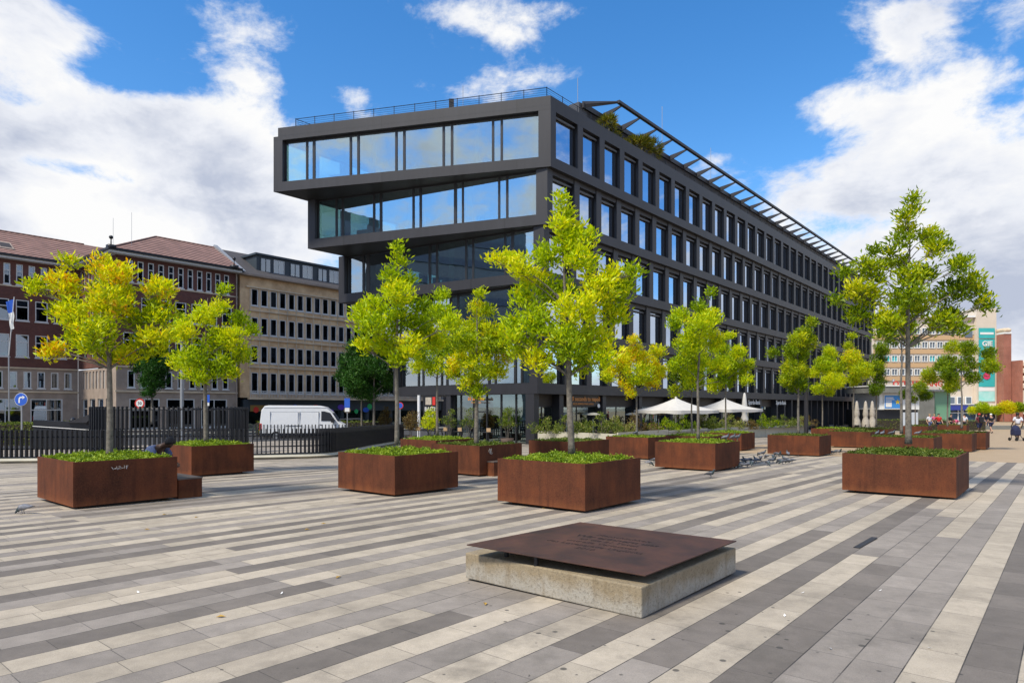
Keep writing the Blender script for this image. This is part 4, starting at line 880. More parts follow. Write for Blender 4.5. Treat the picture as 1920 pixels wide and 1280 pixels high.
def sandstone_building():
    nF = -62.7; s0, s1 = 32.65, 60
    root = empty('sandstone_building', (0, 0, 0), 'stained beige sandstone office building with four rows of narrow windows and dark dormer strip', 'building')
    Mx = FN(nF); w = MB(); rows = [(11.75, 13.45), (8.85, 10.6), (6.0, 7.75), (2.95, 5.05)]
    p, ww = 1.035, .76; k = int((s1-s0-1.2)/p); hs = [(s0+1.2+i*p, s0+1.2+i*p+ww) for i in range(k)]
    seg = [(11.3, 14.6), (8.4, 11.3), (5.6, 8.4), (2.5, 5.6)]
    for (a, b_), (z0, z1) in zip(seg, rows):
        q = MB(); wall_with_holes(q, Mx, s0, s1, a, b_, (hs, z0, z1)); q.build('sandstone_wall', M['beige'], root)
        for i, (x0, x1) in enumerate(hs): old_window(root, Mx, x0, x1, z0, z1, 0, rb.choice([0, 0, 0, .4, .6]) if a > 6 else rb.choice([0, .95, .95, .5, .8]))
    q = MB()
    for i in range(k+1): x = s0+1.2+i*p-(p-ww)+.06; q.box(x, x+p-ww-.12, -.13, -.001, 2.6, 13.6, Mx)
    q.build('pilaster', M['beige2'], root) if False else None
    for i in range(k+1):
        x = s0+1.2+i*p-(p-ww)+.08; q = MB(); q.box(x, x+p-ww-.16, -.05, -.001, 2.6, 13.5, Mx); q.build('pilaster', M['beige2'], root)
    q = MB()
    for z in (11.18, 8.3, 5.5): q.box(s0+.9, s1, -.16, -.003, z, z+.13, Mx)
    q.box(s0+.6, s1, -.20, -.003, 13.5, 13.62, Mx); q.build('string_course', M['beige2'], root)
    q = MB(); q.box(s0-.3, s1, -.55, .6, 14.62, 14.8, Mx); q.build('eaves', M['stone'], root)
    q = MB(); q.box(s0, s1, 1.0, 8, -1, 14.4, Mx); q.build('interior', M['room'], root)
    # balcony rail
    q = MB(); q.box(s0+.8, s1, -.55, 0, 2.32, 2.5, Mx); q.build('balcony_slab', M['beige2'], root)
    q = MB(); q.box(s0+.8, s1, -.53, -.48, 3.12, 3.18, Mx)
    x = s0+.85
    while x < s1: q.box(x, x+.035, -.52, -.49, 2.5, 3.12, Mx); x += .17
    q.build('balcony_rail', M['sill'], root)
    # shops
    q = MB(); q.box(s0+.3, s1, -.12, .5, 1.15, 2.3, Mx)
    for x in (s0+.3, 36.4, 39.7, 43, 44.5, 48, 51.5, 55): q.box(x, x+.35, -.10, .5, -1.2, 1.15, Mx)
    q.build('shop_fascia', M['dormer'], root)
    q = MB(); q.box(s0+1.0, s0+5.0, -.17, -.123, 1.12, 1.75, Mx); q.build('gold_panel', M['gold'], root)
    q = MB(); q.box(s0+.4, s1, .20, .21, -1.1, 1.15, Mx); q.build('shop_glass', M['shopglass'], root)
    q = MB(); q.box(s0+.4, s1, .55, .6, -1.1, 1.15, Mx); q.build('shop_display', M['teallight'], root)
    for i, (px, v, r_, mt) in enumerate(((480, 768, .30, 'red'), (495, 769, .26, 'purple'), (553, 764, .33, 'blue'), (592, 764, .42, 'red'), (622, 771, .25, 'purple'), (640, 763, .42, 'purple'), (651, 769, .42, 'orange'), (668, 771, .26, 'green'), (686, 768, .38, 'blue'), (693, 762, .34, 'green'))):
        s_ = onplane(px, nF+.16); P = SN(s_, nF+.16, 0); z = EYE-(v-HZ)/F*P.y
        q = MB(); q.lathe([(0, -.02), (r_, -.02), (r_, .02), (0, .02)], 20); o = q.build('shop_disc', M[mt], root)
        o.matrix_local = Matrix.Translation((P.x, P.y, z)) @ frame((0, 0, 0), U).to_3x3().to_4x4() @ Matrix.Rotation(math.pi/2, 4, 'X') @ Matrix.Diagonal((1.15 if r_ > .35 else 1, .75 if r_ > .35 else 1, 1, 1))
    # roof and dormers
    r = MB(); r.add([SN(s0-.3, nF+.5, 14.8), SN(s1, nF+.5, 14.8), SN(s1, nF-5, 18.0), SN(s0-.3, nF-5, 18.0), SN(s1, nF-10, 14.8), SN(s0-.3, nF-10, 14.8)], [(0, 1, 2, 3), (3, 2, 4, 5)]); r.build('slate_roof', M['slate'], root)
    q = MB(); q.box(s0+2.2, s1, .8, 6, 14.95, 17.1, Mx); q.box(s0+2.0, s1, .6, 6, 17.101, 17.3, Mx); dm = q.build('dormer', M['dormer'], root)
    x = s0+2.6
    while x < s1-3:
        for j in range(2):
            a = x+j*1.5; f = MB()
            for (c, d_, e, g_) in ((a, a+1.2, 15.45, 15.52), (a, a+1.2, 16.83, 16.9), (a, a+.07, 15.52, 16.83), (a+1.13, a+1.2, 15.52, 16.83), (a+.57, a+.63, 15.52, 16.83)): f.box(c, d_, .74, .80, e, g_, Mx)
            fo = f.build('window', M['sill'] if j else M['dormer'], root); g = MB(); g.box(a+.07, a+1.13, .775, .785, 15.5, 16.85, Mx); g.build('pane', M['dglass'], fo)
            if rb.random() < .6: g = MB(); g.box(a+.07, a+(.57 if rb.random() < .5 else 1.13), .788, .796, 15.9, 16.85, Mx); g.build('blind', M['sill'], fo)
        x += 3.4
M['gold'] = mat('gold_panel', (.30, .19, .06), .4, .3); M['teallight'] = mat('pale_shop_interior', (.20, .34, .33), .7, col2=(.03, .04, .05), vscale=.9)
M['purple'] = mat('purple_sticker', (.12, .05, .45), .5); M['green'] = mat('green_sticker', (.02, .40, .12), .5)
sandstone_building()
def far_block():
    root = empty('dark_street_block', (0, 0, 0), 'plain dark building closing the street behind the left overhang', 'building'); Mx = FN(-62.7)
    MB().box(60.3, 105, 0, 9, -1.1, 15.5, Mx).build('wall', M['slate'], root)
    for k in range(10): MB().box(61.5+k*4.2, 64.5+k*4.2, -.05, -.002, -.9, 1.6, Mx).build('shop_window', M['farpane'], root)
    for k in range(12):
        for j in range(4): MB().box(61+k*3.4, 62.6+k*3.4, -.04, -.002, 3.2+j*3, 4.9+j*3, Mx).build('window', M['farpane'], root)
# ------------------------------------------------------------------ ramp fences
def blade_fence(pts, h, label, pitch=.155, depth=.15, th=.045, z_off=.22, curb=True, rails=(.72, .28), topcurve=False, close=False):
    pts = [Vector((p[0], p[1], 0)) for p in pts]
    # resample with Catmull-Rom
    Q = []; n = len(pts)
    for i in range(n-1 if not close else n):
        g_ = lambda k: pts[k % n] if close else pts[min(max(k, 0), n-1)]
        p0, p1, p2, p3 = g_(i-1), g_(i), g_(i+1), g_(i+2)
        for k in range(12):
            t = k/12; Q.append(.5*((2*p1)+(p2-p0)*t+(2*p0-5*p1+4*p2-p3)*t*t+(3*p1-p0-3*p2+p3)*t**3))
    Q.append(pts[0] if close else pts[-1])
    D = [0]
    for a, b_ in zip(Q[:-1], Q[1:]): D.append(D[-1]+(b_-a).length)
    def at(d):
        k = max(0, min(len(Q)-2, next((i for i in range(len(D)-1) if D[i+1] >= d), len(Q)-2))); t = (d-D[k])/max(1e-6, D[k+1]-D[k]); return Q[k].lerp(Q[k+1], t), (Q[k+1]-Q[k]).normalized()
    c0 = Q[len(Q)//2]; root = empty('blade_fence', (c0.x, c0.y, gz(c0.y)), label, 'fence'); inv = Matrix.Translation(-Vector(root.location))
    b_ = MB(); d = 0
    while d < D[-1]:
        p, t = at(d); g0 = gz(p.y); Mx = inv @ frame((p.x, p.y, 0), t)
        b_.box(-th/2, th/2, -depth/2, depth/2, g0+z_off, g0+h, Mx)
        if topcurve: b_.box(-th/2, th/2, -depth/2-.05, -depth/2-.001, g0+z_off, g0+h-.06, Mx)
        d += pitch
    b_.build('blades', M['fence'], root)
    for f_ in rails:
        r = MB(); step = max(2, 1); r.tube([inv @ Vector((q.x, q.y, gz(q.y)+z_off+(h-z_off)*f_)) for q in Q[::step]], .022, 5); r.build('rail', M['fence'], root)
    r = MB()
    L = [inv @ Vector((q.x, q.y, gz(q.y)+z_off-.02)) for q in Q]; r.tube(L, [(.09, .022)]*len(L), 4); r.build('base_rail', M['fence'], root)
    if curb:
        r = MB(); L = [inv @ Vector((q.x, q.y, gz(q.y)+.085)) for q in Q]; r.tube(L, [(.17, .125)]*len(L), 4)
        r.build('concrete_curb', M['cream'], root)
    return root
g0 = [G(px, v) for px, v in ((-120, 869), (0, 868), (240, 865), (475, 861), (600, 857.5))]
FR = [(p.x, p.y) for p in g0]+[(-7.05, 27.6), (-6.95, 33), (-6.6, 40)]
blade_fence(FR, 1.13, 'long low fence of black upright blades along the plaza edge, turning back beside the planters')
r1 = 29.0
el_pts = [((320-960)/F*r1+math.cos(a)*3.25*(abs(math.cos(a))**-.25 if abs(math.cos(a)) > .3 else 1), r1+math.sin(a)*1.9) for a in [i*math.pi/8 for i in range(16)]]
blade_fence(el_pts, 2.0, 'tall rounded enclosure of black upright blades behind the low fence', pitch=.19, depth=.11, th=.035, z_off=.05, curb=False, rails=(.5, .95), close=True)
blade_fence([(-17.0, 43.5), (-13, 44), (-9, 44.3), (-8.2, 44.6)], 1.05, 'far low blade fence in front of the white van', pitch=.22, depth=.12, z_off=.1, curb=False, rails=(.15,))
# sloping dark ramp wall
a = T(62, 789, 33); b_ = T(176, 793, 33); rm = MB(); rm.add([Vector((a.x, 33, -.6)), Vector((b_.x, 33, -.6)), Vector((b_.x, 33, .78)), Vector((a.x, 33, .93)), Vector((a.x, 33.3, -.6)), Vector((b_.x, 33.3, -.6)), Vector((b_.x, 33.3, .78)), Vector((a.x, 33.3, .93))], [(0, 1, 2, 3), (5, 4, 7, 6), (3, 2, 6, 7), (1, 5, 6, 2), (4, 0, 3, 7)])
root = empty('ramp_parapet', (0, 0, 0), 'low sloping dark parapet with a pale edge line beyond the fence at far left', 'wall')
rm.build('parapet', M['fence'], root); rm = MB(); rm.tube([(a.x, 32.97, .62), (b_.x, 32.97, .42)], .02, 4); rm.build('edge_strip', M['lgrey'], root)
# stacked dark scooter shape on the parapet: folded black awning arm
ar = MB(); c = T(160, 786, 33.15)
root = empty('tilted_solar_hood', (c.x, 33.15, .80), 'tilted dark hood leaning on the end of the ramp parapet', 'hood')
ar.add([(-.75, -.3, .0), (.25, -.3, .0), (.62, -.3, .42), (.5, -.3, .46), (-.75, .3, .0), (.25, .3, .0), (.62, .3, .42), (.5, .3, .46)], [(0, 1, 2, 3), (5, 4, 7, 6), (3, 2, 6, 7), (0, 3, 7, 4), (1, 5, 6, 2)])
ar.build('hood', M['clad'], root); ar = MB(); ar.tube([(.2, -.2, -.1), (.55, -.2, .3)], .03, 5); ar.build('bracket', M['black'], root); ar = MB(); ar.lathe([(0, 0), (.12, .03), (.14, .12), (.1, .22), (0, .26)], 10, (-.62, 0, 0)); ar.build('knob', M['black'], root)
hedge((-28, 36.5, gz(36.5)), (-23.9, 36.5, gz(36.5)), .9, 1.20, 'clipped green hedge at the far left behind the low fence')
hedge((-19.5, 50.5, gz(50)), (-10.0, 51.5, gz(51)), .8, 1.15, 'clipped green hedge running behind the white van towards the trees', 2600)
# ------------------------------------------------------------------ street signs, lamps
def pole_sign(px, v, Y, r_, label, kind, name='road_sign'):
    p = T(px, v, Y); g_ = gz(Y); root = empty(name, (p.x, Y, g_), label, 'road sign'); zc = p.z-g_
    MB().cyl(0, .04, 0, zc+r_*.8, .035, 8).build('pole', M['lgrey'], root)
    def disc(r, y, m_, nm): q = MB(); q.lathe([(0, -.004), (r, -.004), (r, .004), (0, .004)], 28); o = q.build(nm, m_, root); o.matrix_local = Matrix.Translation((0, y, zc)) @ Matrix.Rotation(math.pi/2, 4, 'X'); return o
    if kind == 'arrow':
        disc(r_, 0, M['letter'], 'rim'); disc(r_*.94, -.009, M['blue'], 'disc')
        a = MB(); s = r_
        def pl(P): 
            n = len(P); a.add([(x*s, -.016, zc+z*s) for x, z in P]+[(x*s, -.014, zc+z*s) for x, z in P], [tuple(range(n)), tuple(range(2*n-1, n-1, -1))])
        pl([(-.36, -.55), (-.16, -.55), (-.16, 0), (-.36, 0)]); pl([(-.36, 0), (-.16, 0), (-.12, .14), (.0, .22), (.0, .42), (-.18, .36), (-.32, .2)]); pl([(.0, .22), (.25, .22), (.25, .42), (.0, .42)]); pl([(.22, .02), (.62, .32), (.22, .62), (.3, .32)])
        a.build('arrow', M['letter'], root)
    elif kind == 'ring':
        disc(r_, 0, M['red'], 'rim'); disc(r_*.72, -.009, M['letter'], 'disc'); text('30', 'numeral', textM((0, -.016, zc), (1, 0, 0)), r_*.85, M['black'], root, .002, bold=.006)
    elif kind == 'blue_tab':
        MB().box(-r_*.6, r_*.6, -.02, .0, zc-r_, zc+r_).build('plate', M['blue'], root); MB().box(-r_*.5, r_*.5, -.02, .0, zc-r_*1.9, zc-r_*1.08).build('lower_plate', M['letter'], root)
    elif kind == 'noparking':
        disc(r_, 0, M['red'], 'rim'); disc(r_*.78, -.009, M['blue'], 'disc')
pole_sign(39.5, 748.5, 30, .295, 'round blue sign with a white arrow turning right at the far left', 'arrow')
pole_sign(262, 756, 44, .33, 'round red rimmed white speed sign above the tall enclosure', 'ring')
pole_sign(389, 747, 44, .25, 'narrow blue plate sign half hidden by the second tree trunk', 'blue_tab')
pole_sign(651, 755, 46, .32, 'blue and white plate sign on a pole in front of the van bonnet', 'blue_tab')
pole_sign(750, 760, 43, .22, 'small round blue and red no parking sign left of the black building', 'noparking')
def post(px, vtop, Y, r_, label, arm=False):
    p = T(px, vtop, Y); g_ = gz(Y); root = empty('street_lamp' if arm else 'grey_post', (p.x, Y, g_), label, 'street lamp' if arm else 'post')
    MB().cyl(0, 0, 0, p.z-g_, r_, 10, r_*.8).build('pole', M['lgrey'] if arm else M['clad'], root); MB().cyl(0, 0, 0, .25, r_*1.6, 10).build('base', M['lgrey'], root)
    if arm: MB().lathe([(0, .3), (.12, .3), (.2, 0), (.16, -.02), (0, -.02)], 14, (0, 0, p.z-g_)).build('lamp_head', M['lgrey'], root)
post(341, 640, 45, .13, 'thick grey lamp pole rising behind the tall blade enclosure', True)
post(1511.5, 720, 43, .14, 'plain grey round post in front of the long facade beside a tree', False)
post(1675, 715, 85, .10, 'thin grey lamp post in front of the blue poster', True)
# flag on the brick building side
p = T(20, 590, 52); root = empty('flag', (p.x, p.y, gz(52)), 'limp blue and white flag on a pole before the brick building', 'flag'); zc = p.z-gz(52)
MB().tube([(-.15, 0, zc-3.2), (.28, 0, zc+1.4)], .035, 6).build('pole', M['sill'], root); MB().tube([(-.12, 0, 0), (-.15, 0, zc-3.2)], .05, 6).build('mast', M['lgrey'], root)
fl = MB(); nu, nv = 8, 12; vs = [(.25-.62*(u/nu)*(1-.62*(v/nv))+.04*math.sin(v*1.1+u), .10*math.sin(u*1.5+v*.4)*(u/nu), zc+1.25-2.3*(v/nv)-.25*(u/nu)) for v in range(nv+1) for u in range(nu+1)]
fl.add(vs, [(v*(nu+1)+u, v*(nu+1)+u+1, (v+1)*(nu+1)+u+1, (v+1)*(nu+1)+u) for v in range(nv) for u in range(nu)]); fo = fl.build('cloth', (M['blue'], M['letter']), root, True)
fo.data.polygons.foreach_set('material_index', [0 if (i//nu) < 5 else 1 for i in range(nu*nv)])
# ------------------------------------------------------------------ white van and a dark car
def van():
    Y = 49.0; p = T(572, 800, Y); gr = -.86
    root = empty('white_van', (p.x, Y, gr), 'white high roofed panel van facing right behind the fences', 'van', None, math.radians(9))
    L, Wd, Ht = 6.0, 1.0, 2.55
    prof = [(-L/2, .35), (-L/2, 1.2), (-L/2+.10, 2.2), (-L/2+.32, 2.50), (-L/2+.6, Ht), (1.0, Ht-.02), (1.55, 2.42), (2.05, 2.0), (2.45, 1.38), (2.9, 1.10), (3.02, .85), (3.02, .35)]
    mb = MB(); n = len(prof); A = []
    for y, k in ((-Wd, 1), (-Wd*.985, 1), (Wd*.985, 1), (Wd, 1)):
        for x, z in prof:
            t = max(0, (z-1.2)/1.4)*.10; A.append((x*(.985 if abs(y) == Wd else 1), (abs(y)-t)*(1 if y > 0 else -1), z if abs(y) < Wd else z-(.06 if z > 1.3 else 0)))
    fs = [tuple(range(n)), tuple(range(4*n-1, 3*n-1, -1))]+[(r*n+i, (r+1)*n+i, (r+1)*n+(i+1) % n, r*n+(i+1) % n) for r in range(3) for i in range(n)]
    mb.add(A, fs); mb.build('body', M['white'], root, bevel=.03)
    q = MB(); yy = -Wd-.002
    P = [(1.28, 1.42), (2.28, 1.42), (1.92, 2.0), (1.5, 2.12), (1.28, 2.12)]
    q.add([(x, yy+.02+max(0, (z-1.2)/1.4)*.1, z) for x, z in P]+[(x, yy-.012+max(0, (z-1.2)/1.4)*.1, z) for x, z in P], [tuple(range(5, 10)), (4, 3, 2, 1, 0)]+[(i, (i+1) % 5, 5+(i+1) % 5, 5+i) for i in range(5)]); q.build('side_window', M['black'], root)
    q = MB(); q.add([(2.08, -.82, 2.0), (2.08, .82, 2.0), (2.47, .9, 1.42), (2.47, -.9, 1.42)], [(0, 3, 2, 1)]); q.build('windscreen', M['black'], root)
    for (a, b_, z0, z1) in ((-2.3, -.35, 1.0, 2.1), (-.25, 1.1, 1.0, 2.1)):
        q = MB(); e = .02
        for (c, d_, u, w) in ((a, b_, z0, z0+e), (a, b_, z1-e, z1), (a, a+e, z0, z1), (b_-e, b_, z0, z1)): q.box(c, d_, -Wd-.006+max(0, (u-1.2)/1.4)*.1, -Wd+.02+max(0, (w-1.2)/1.4)*.1, u, w)
        q.build('side_panel_groove', M['vangrey'], root)
    MB().box(-1.2, -.1, -Wd-.02, -Wd+.01, 1.06, 1.10).build('slide_rail', M['black'], root)
    for x_ in (-.32, 1.16): MB().box(x_, x_+.018, -Wd-.004, -Wd+.02, .58, 1.24).build('door_seam', M['vangrey'], root)
    MB().box(-L/2+.3, 1.6, -Wd+.07, -Wd+.11, 2.36, 2.39).build('roof_gutter', M['vangrey'], root); MB().box(1.2, 1.34, -Wd-.02, -Wd+.01, 1.12, 1.16).build('door_handle', M['black'], root)
    MB().box(-L/2-.01, -L/2+.14, -Wd-.012, -Wd+.05, .75, 1.25).build('tail_light', M['red'], root)
    MB().box(2.0, 2.2, -Wd-.28, -Wd-.02, 1.3, 1.65).build('side_mirror', M['black'], root, bevel=.03)
    MB().box(2.7, 3.0, -Wd-.008, -Wd+.1, .78, 1.02).build('headlight', M['lgrey'], root)
    MB().box(-L/2, 3.03, -Wd-.01, -Wd+.02, .36, .55).build('sill_trim', M['black'], root)
    for x in (-1.9, 2.0):
        for y in (-Wd+.1, Wd-.1):
            w = MB(); w.tube([(x, y-.11, .34), (x, y+.11, .34)], .34, 20); t = w.build('wheel', M['tyre'], root); w = MB(); w.tube([(x, y-.13, .34), (x, y+.13, .34)], .19, 14); w.build('rim', M['lgrey'], t)
M['vangrey'] = mat('van_groove', (.40, .41, .42), .5)
van()
def car(x, Y, gr, rz, label):
    root = empty('dark_car', (x, Y, gr), label, 'car', None, rz); prof = [(-2.1, .35), (-2.15, .8), (-1.9, 1.0), (-1.3, 1.4), (.2, 1.45), (.95, 1.05), (1.9, .9), (2.15, .65), (2.15, .35)]
    n = len(prof); A = [(x_, y*(.86 if 1.2 < z else 1), z) for y in (-.88, .88) for x_, z in prof]; mb = MB(); mb.add(A, [tuple(range(n)), tuple(range(2*n-1, n-1, -1))]+[(i, n+i, n+(i+1) % n, (i+1) % n) for i in range(n)]); mb.build('body', M['black'], root, bevel=.05)
    q = MB(); P = [(-1.2, 1.02), (.8, 1.04), (.2, 1.38), (-1.1, 1.36)]; q.add([(a, -.885+.0*b_, b_) for a, b_ in P]+[(a, -.80, b_) for a, b_ in P], [(0, 1, 2, 3), (7, 6, 5, 4), (0, 4, 5, 1), (2, 6, 7, 3)]); q.build('side_window', M['vglass'], root)
    for a in (-1.35, 1.35):
        for y in (-.8, .8): w = MB(); w.tube([(a, y-.1, .32), (a, y+.1, .32)], .32, 16); t = w.build('wheel', M['tyre'], root); w = MB(); w.tube([(a, y-.11, .32), (a, y+.11, .32)], .18, 12); w.build('rim', M['lgrey'], t)
p = T(662, 795, 52); car(p.x-.2, 54, gz(54), math.radians(8), 'dark parked car just beyond the bonnet of the white van')
p = T(0, 795, 46); car(p.x-2.2, 46, gz(46), math.radians(40), 'dark parked car at the left edge in front of the brick building')
# ------------------------------------------------------------------ terrace wall, shrubs, parasols, cafe
def terrace_wall():
    root = empty('terrace_wall', tuple(SN(28.8, -17.3)), 'long low cream planter wall round the restaurant terrace', 'wall'); inv = Matrix.Translation(-Vector(root.location))
    def wl(A, B_, nm='wall_panel'):
        d = B_-A; n = max(1, int(d.length/5.2))
        for k in range(n):
            a = A.lerp(B_, k/n); b_ = A.lerp(B_, (k+1)/n-.0012); Mx = inv @ frame(a, b_-a); zb_ = min(gz(a.y), gz(b_.y))
            q = MB(); q.box(0, (b_-a).length, -.04, .04, zb_-.05, gz(a.y)+.77, Mx); q.build(nm, M['cream'], root)
    A = SN(29.6, -23.0, 0); B_ = SN(28.72, -17.3, 0); C = SN(64, -18.6, 0); D_ = SN(64.0, -23, 0)
    wl(A, B_-(B_-A).normalized()*.045); wl(B_, C); wl(C+(D_-C).normalized()*.05, D_)
    q = MB(); n_ = 24
    for k in range(n_):
        s0_ = 29.2+(63.9-29.2)*k/n_; s1_ = 29.2+(63.9-29.2)*(k+1)/n_; P4 = [SN(s0_, -18.9), SN(s1_, -18.9), SN(s1_, -17.9 if s0_ > 45 else -17.45), SN(s0_, -17.9 if s0_ > 45 else -17.45)]
        q.add([inv @ Vector((p.x, p.y, p.z+.66)) for p in P4], [(0, 3, 2, 1)])
    q.build('soil', M['soil'], root)
terrace_wall()
sh = [('tall feathery grass like shrub at the near corner of the terrace wall', .5), ('loose shrub with cream flowers on the terrace wall', .7), ('dense dark green shrub right of the near trunk on the terrace wall', .3), ('rounded mid green shrub in the middle of the terrace wall', .45), ('brownish red shrub on the terrace wall', 0), ('pale flowering shrub on the terrace wall', .85)]
names = ['left of the centre trunk', 'just right of the centre trunk', 'second right of the centre trunk', 'left of the yellow tree', 'behind the yellow tree trunk', 'right of the yellow tree trunk', 'under the left open parasol', 'under the gap between the open parasols', 'under the right open parasol', 'left of the closed white parasol', 'below the closed white parasol', 'below the nearer bank sign', 'below the farther bank sign', 'left of the grey post', 'at the far end of the wall']
kinds = [('feathery green shrub', 'shrub', .55), ('dark bushy shrub', 'leafM', .3), ('dark green shrub', 'leafM', .4), ('reddish brown shrub', 'shrubR', .5), ('cream flowering shrub', 'shrub', .92), ('olive green shrub', 'shrub', .5)]
pos = [(28.95, -22), (28.85, -20.2), (28.95, -18.3)]+[(30.2+i*2.6, -18.15-.02*i) for i in range(14)]
for i, (s_, n_) in enumerate(pos):
    kd = kinds[(i*5+1) % 6] if i not in (0, 1) else kinds[0]; q = SN(s_, n_); q.z += .64
    nm = names[i] if i < len(names) else 'near the black terrace chairs'
    hh = .40+.22*((i*7) % 5)/4
    bush('terrace_shrub', q, [(RS.uniform(-.3, .3), RS.uniform(-.2, .2), hh*.6, .42), (-.65, 0, hh*.55, .36), (.65, .05, hh*.5, .36), (RS.uniform(-.5, .5), .1, hh+.25, .24)], '%s on the cream wall, %s' % (kd[0], nm) if i < 15 else '%s on the cream wall %s' % (kd[0], ('past the grey post', 'closest to the dark chairs')[i-15]), 'shrub', 'shrubs along the terrace wall', M[kd[1]], .8, .10, stems=8, up=.8, tone=kd[2])
def open_parasol(px, Y, half, ztop, zedge, label):
    X = (px-960)/F*Y; g_ = gz(Y); root = empty('open_parasol', (X, Y, g_), label, 'parasol', 'open white parasols', math.radians(30))
    zt, ze = ztop-g_, zedge-g_
    MB().cyl(0, 0, 0, zt-.05, .045, 10).build('pole', M['white'], root); MB().box(-.4, .4, -.4, .4, 0, .08).build('base', M['grey'], root)
    mb = MB(); R = []; nr = 7; na = 32
    for j in range(nr+1):
        t = j/nr
        for k in range(na):
            a = 2*math.pi*k/na; c, s = math.cos(a), math.sin(a); m_ = half/max(abs(c), abs(s)); rr_ = m_*t
            sag = .10*math.sin(math.pi*t)*(1-abs(math.cos(2*a))**.5*.4)
            lift = .06*t*(1-max(abs(c), abs(s))**8)
            R.append((c*rr_, s*rr_, zt-(zt-ze)*(t**.92)-sag-lift*0))
    mb.add(R, [(j*na+k, j*na+(k+1) % na, (j+1)*na+(k+1) % na, (j+1)*na+k) for j in range(nr) for k in range(na)])
    mb.add([(x*1.0, y*1.0, z-.20-.03*math.sin(i_*1.3)) for i_, (x, y, z) in enumerate(R[-na:])]+R[-na:], [(k, (k+1) % na, na+(k+1) % na, na+k) for k in range(na)])
    mb.build('canopy', M['offwhite'], root, True)
    for k in range(8):
        a = math.pi/4*k; c, s = math.cos(a), math.sin(a); m_ = half/max(abs(c), abs(s))*.97
        q = MB(); q.tube([(0, 0, zt-.14), (c*m_*.5, s*m_*.5, zt-(zt-ze)*.5-.14), (c*m_, s*m_, ze-.05)], .014, 4, False); q.build('rib', M['lgrey'], root)
    MB().lathe([(0, .10), (.05, .06), (.10, 0), (.13, -.06)], 12, (0, 0, zt)).build('finial', M['offwhite'], root)
    q = MB(); q.box(-.28, .28, -half*.62, -half*.60, zt-(zt-ze)*.66, zt-(zt-ze)*.50); 
open_parasol(1267, 43, 1.9, 2.18, 1.36, 'left open white parasol above the terrace shrubs')
open_parasol(1360, 50, 1.9, 2.2, 1.40, 'right open white parasol, farther along the terrace')
def closed_parasol(px, vt, vb, Y, mt, label, grp):
    X = (px-960)/F*Y; zt = EYE-(vt-HZ)/F*Y; g_ = gz(Y); root = empty('closed_parasol', (X, Y, g_), label, 'parasol', grp)
    h = zt-g_; MB().cyl(0, 0, 0, h, .05, 8).build('pole', M['white'], root); mb = MB(); na = 20; prof = [(1.0, .03), (.985, .07), (.95, .11), (.80, .17), (.62, .22), (.56, .19), (.52, .16), (.42, .25), (.30, .29), (.22, .27)]
    mb.add([(math.cos(2*math.pi*k/na)*r_*(1+.28*(k % 2)*(1-t_)), math.sin(2*math.pi*k/na)*r_*(1+.28*(k % 2)*(1-t_)), t_*h-(.06*(k % 2))) for t_, r_ in prof for k in range(na)], [(j*na+k, j*na+(k+1) % na, (j+1)*na+(k+1) % na, (j+1)*na+k) for j in range(len(prof)-1) for k in range(na)])
    mb.build('folded_canopy', mt, root, True); MB().lathe([(0, 0), (.3, 0), (.3, .1), (0, .12)], 14).build('base', M['grey'], root)
closed_parasol(1396, 736, 790, 52, M['offwhite'], 'tall closed white parasol left of the nearer bank sign', 'closed white parasols')
for px, lb_ in ((1606.5, 'left of the three closed beige parasols at the far terrace'), (1623, 'middle of the three closed beige parasols at the far terrace'), (1635.5, 'right of the three closed beige parasols at the far terrace')):
    closed_parasol(px, 751.5, 800, 60, M['beigecloth'], lb_, 'closed beige parasols')
def heater(px, v, Y, label):
    X = (px-960)/F*Y; z = EYE-(v-HZ)/F*Y; g_ = gz(Y); root = empty('patio_heater', (X, Y, g_), label, 'patio heater', 'patio heaters on the terrace'); h = z-g_
    MB().cyl(0, 0, 0, h-.05, .04, 8).build('pole', M['lgrey'], root); MB().lathe([(0, .1), (.2, .08), (.48, -.03), (.5, -.05), (0, .0)], 18, (0, 0, h)).build('reflector_hood', M['cream'], root); MB().cyl(0, 0, 0, .5, .22, 12, .16).build('base', M['black'], root)
    MB().cyl(0, 0, h-.3, h-.05, .10, 10).build('burner', M['black'], root)
for px, lb_ in ((1062, 'patio heater with pale hood half behind the centre trunk'), (1112, 'patio heater with pale hood right of the centre trunk'), (1185, 'patio heater with pale hood left of the yellow tree trunk'), (1235, 'patio heater with pale hood left under the first open parasol')): heater(px, 776, 40.5 if px < 1150 else 43.5, lb_)
def table(pos, label, cat='table', grp='cafe tables by the corner'):
    root = empty('cafe_table', pos, label, cat, grp); MB().lathe([(0, .72), (.38, .72), (.38, .75), (0, .75)], 20).build('table_top', M['soffit'], root); MB().cyl(0, 0, .02, .72, .03, 8).build('pedestal', M['black'], root); MB().lathe([(0, 0), (.25, 0), (.25, .02), (0, .02)], 16).build('foot', M['black'], root)
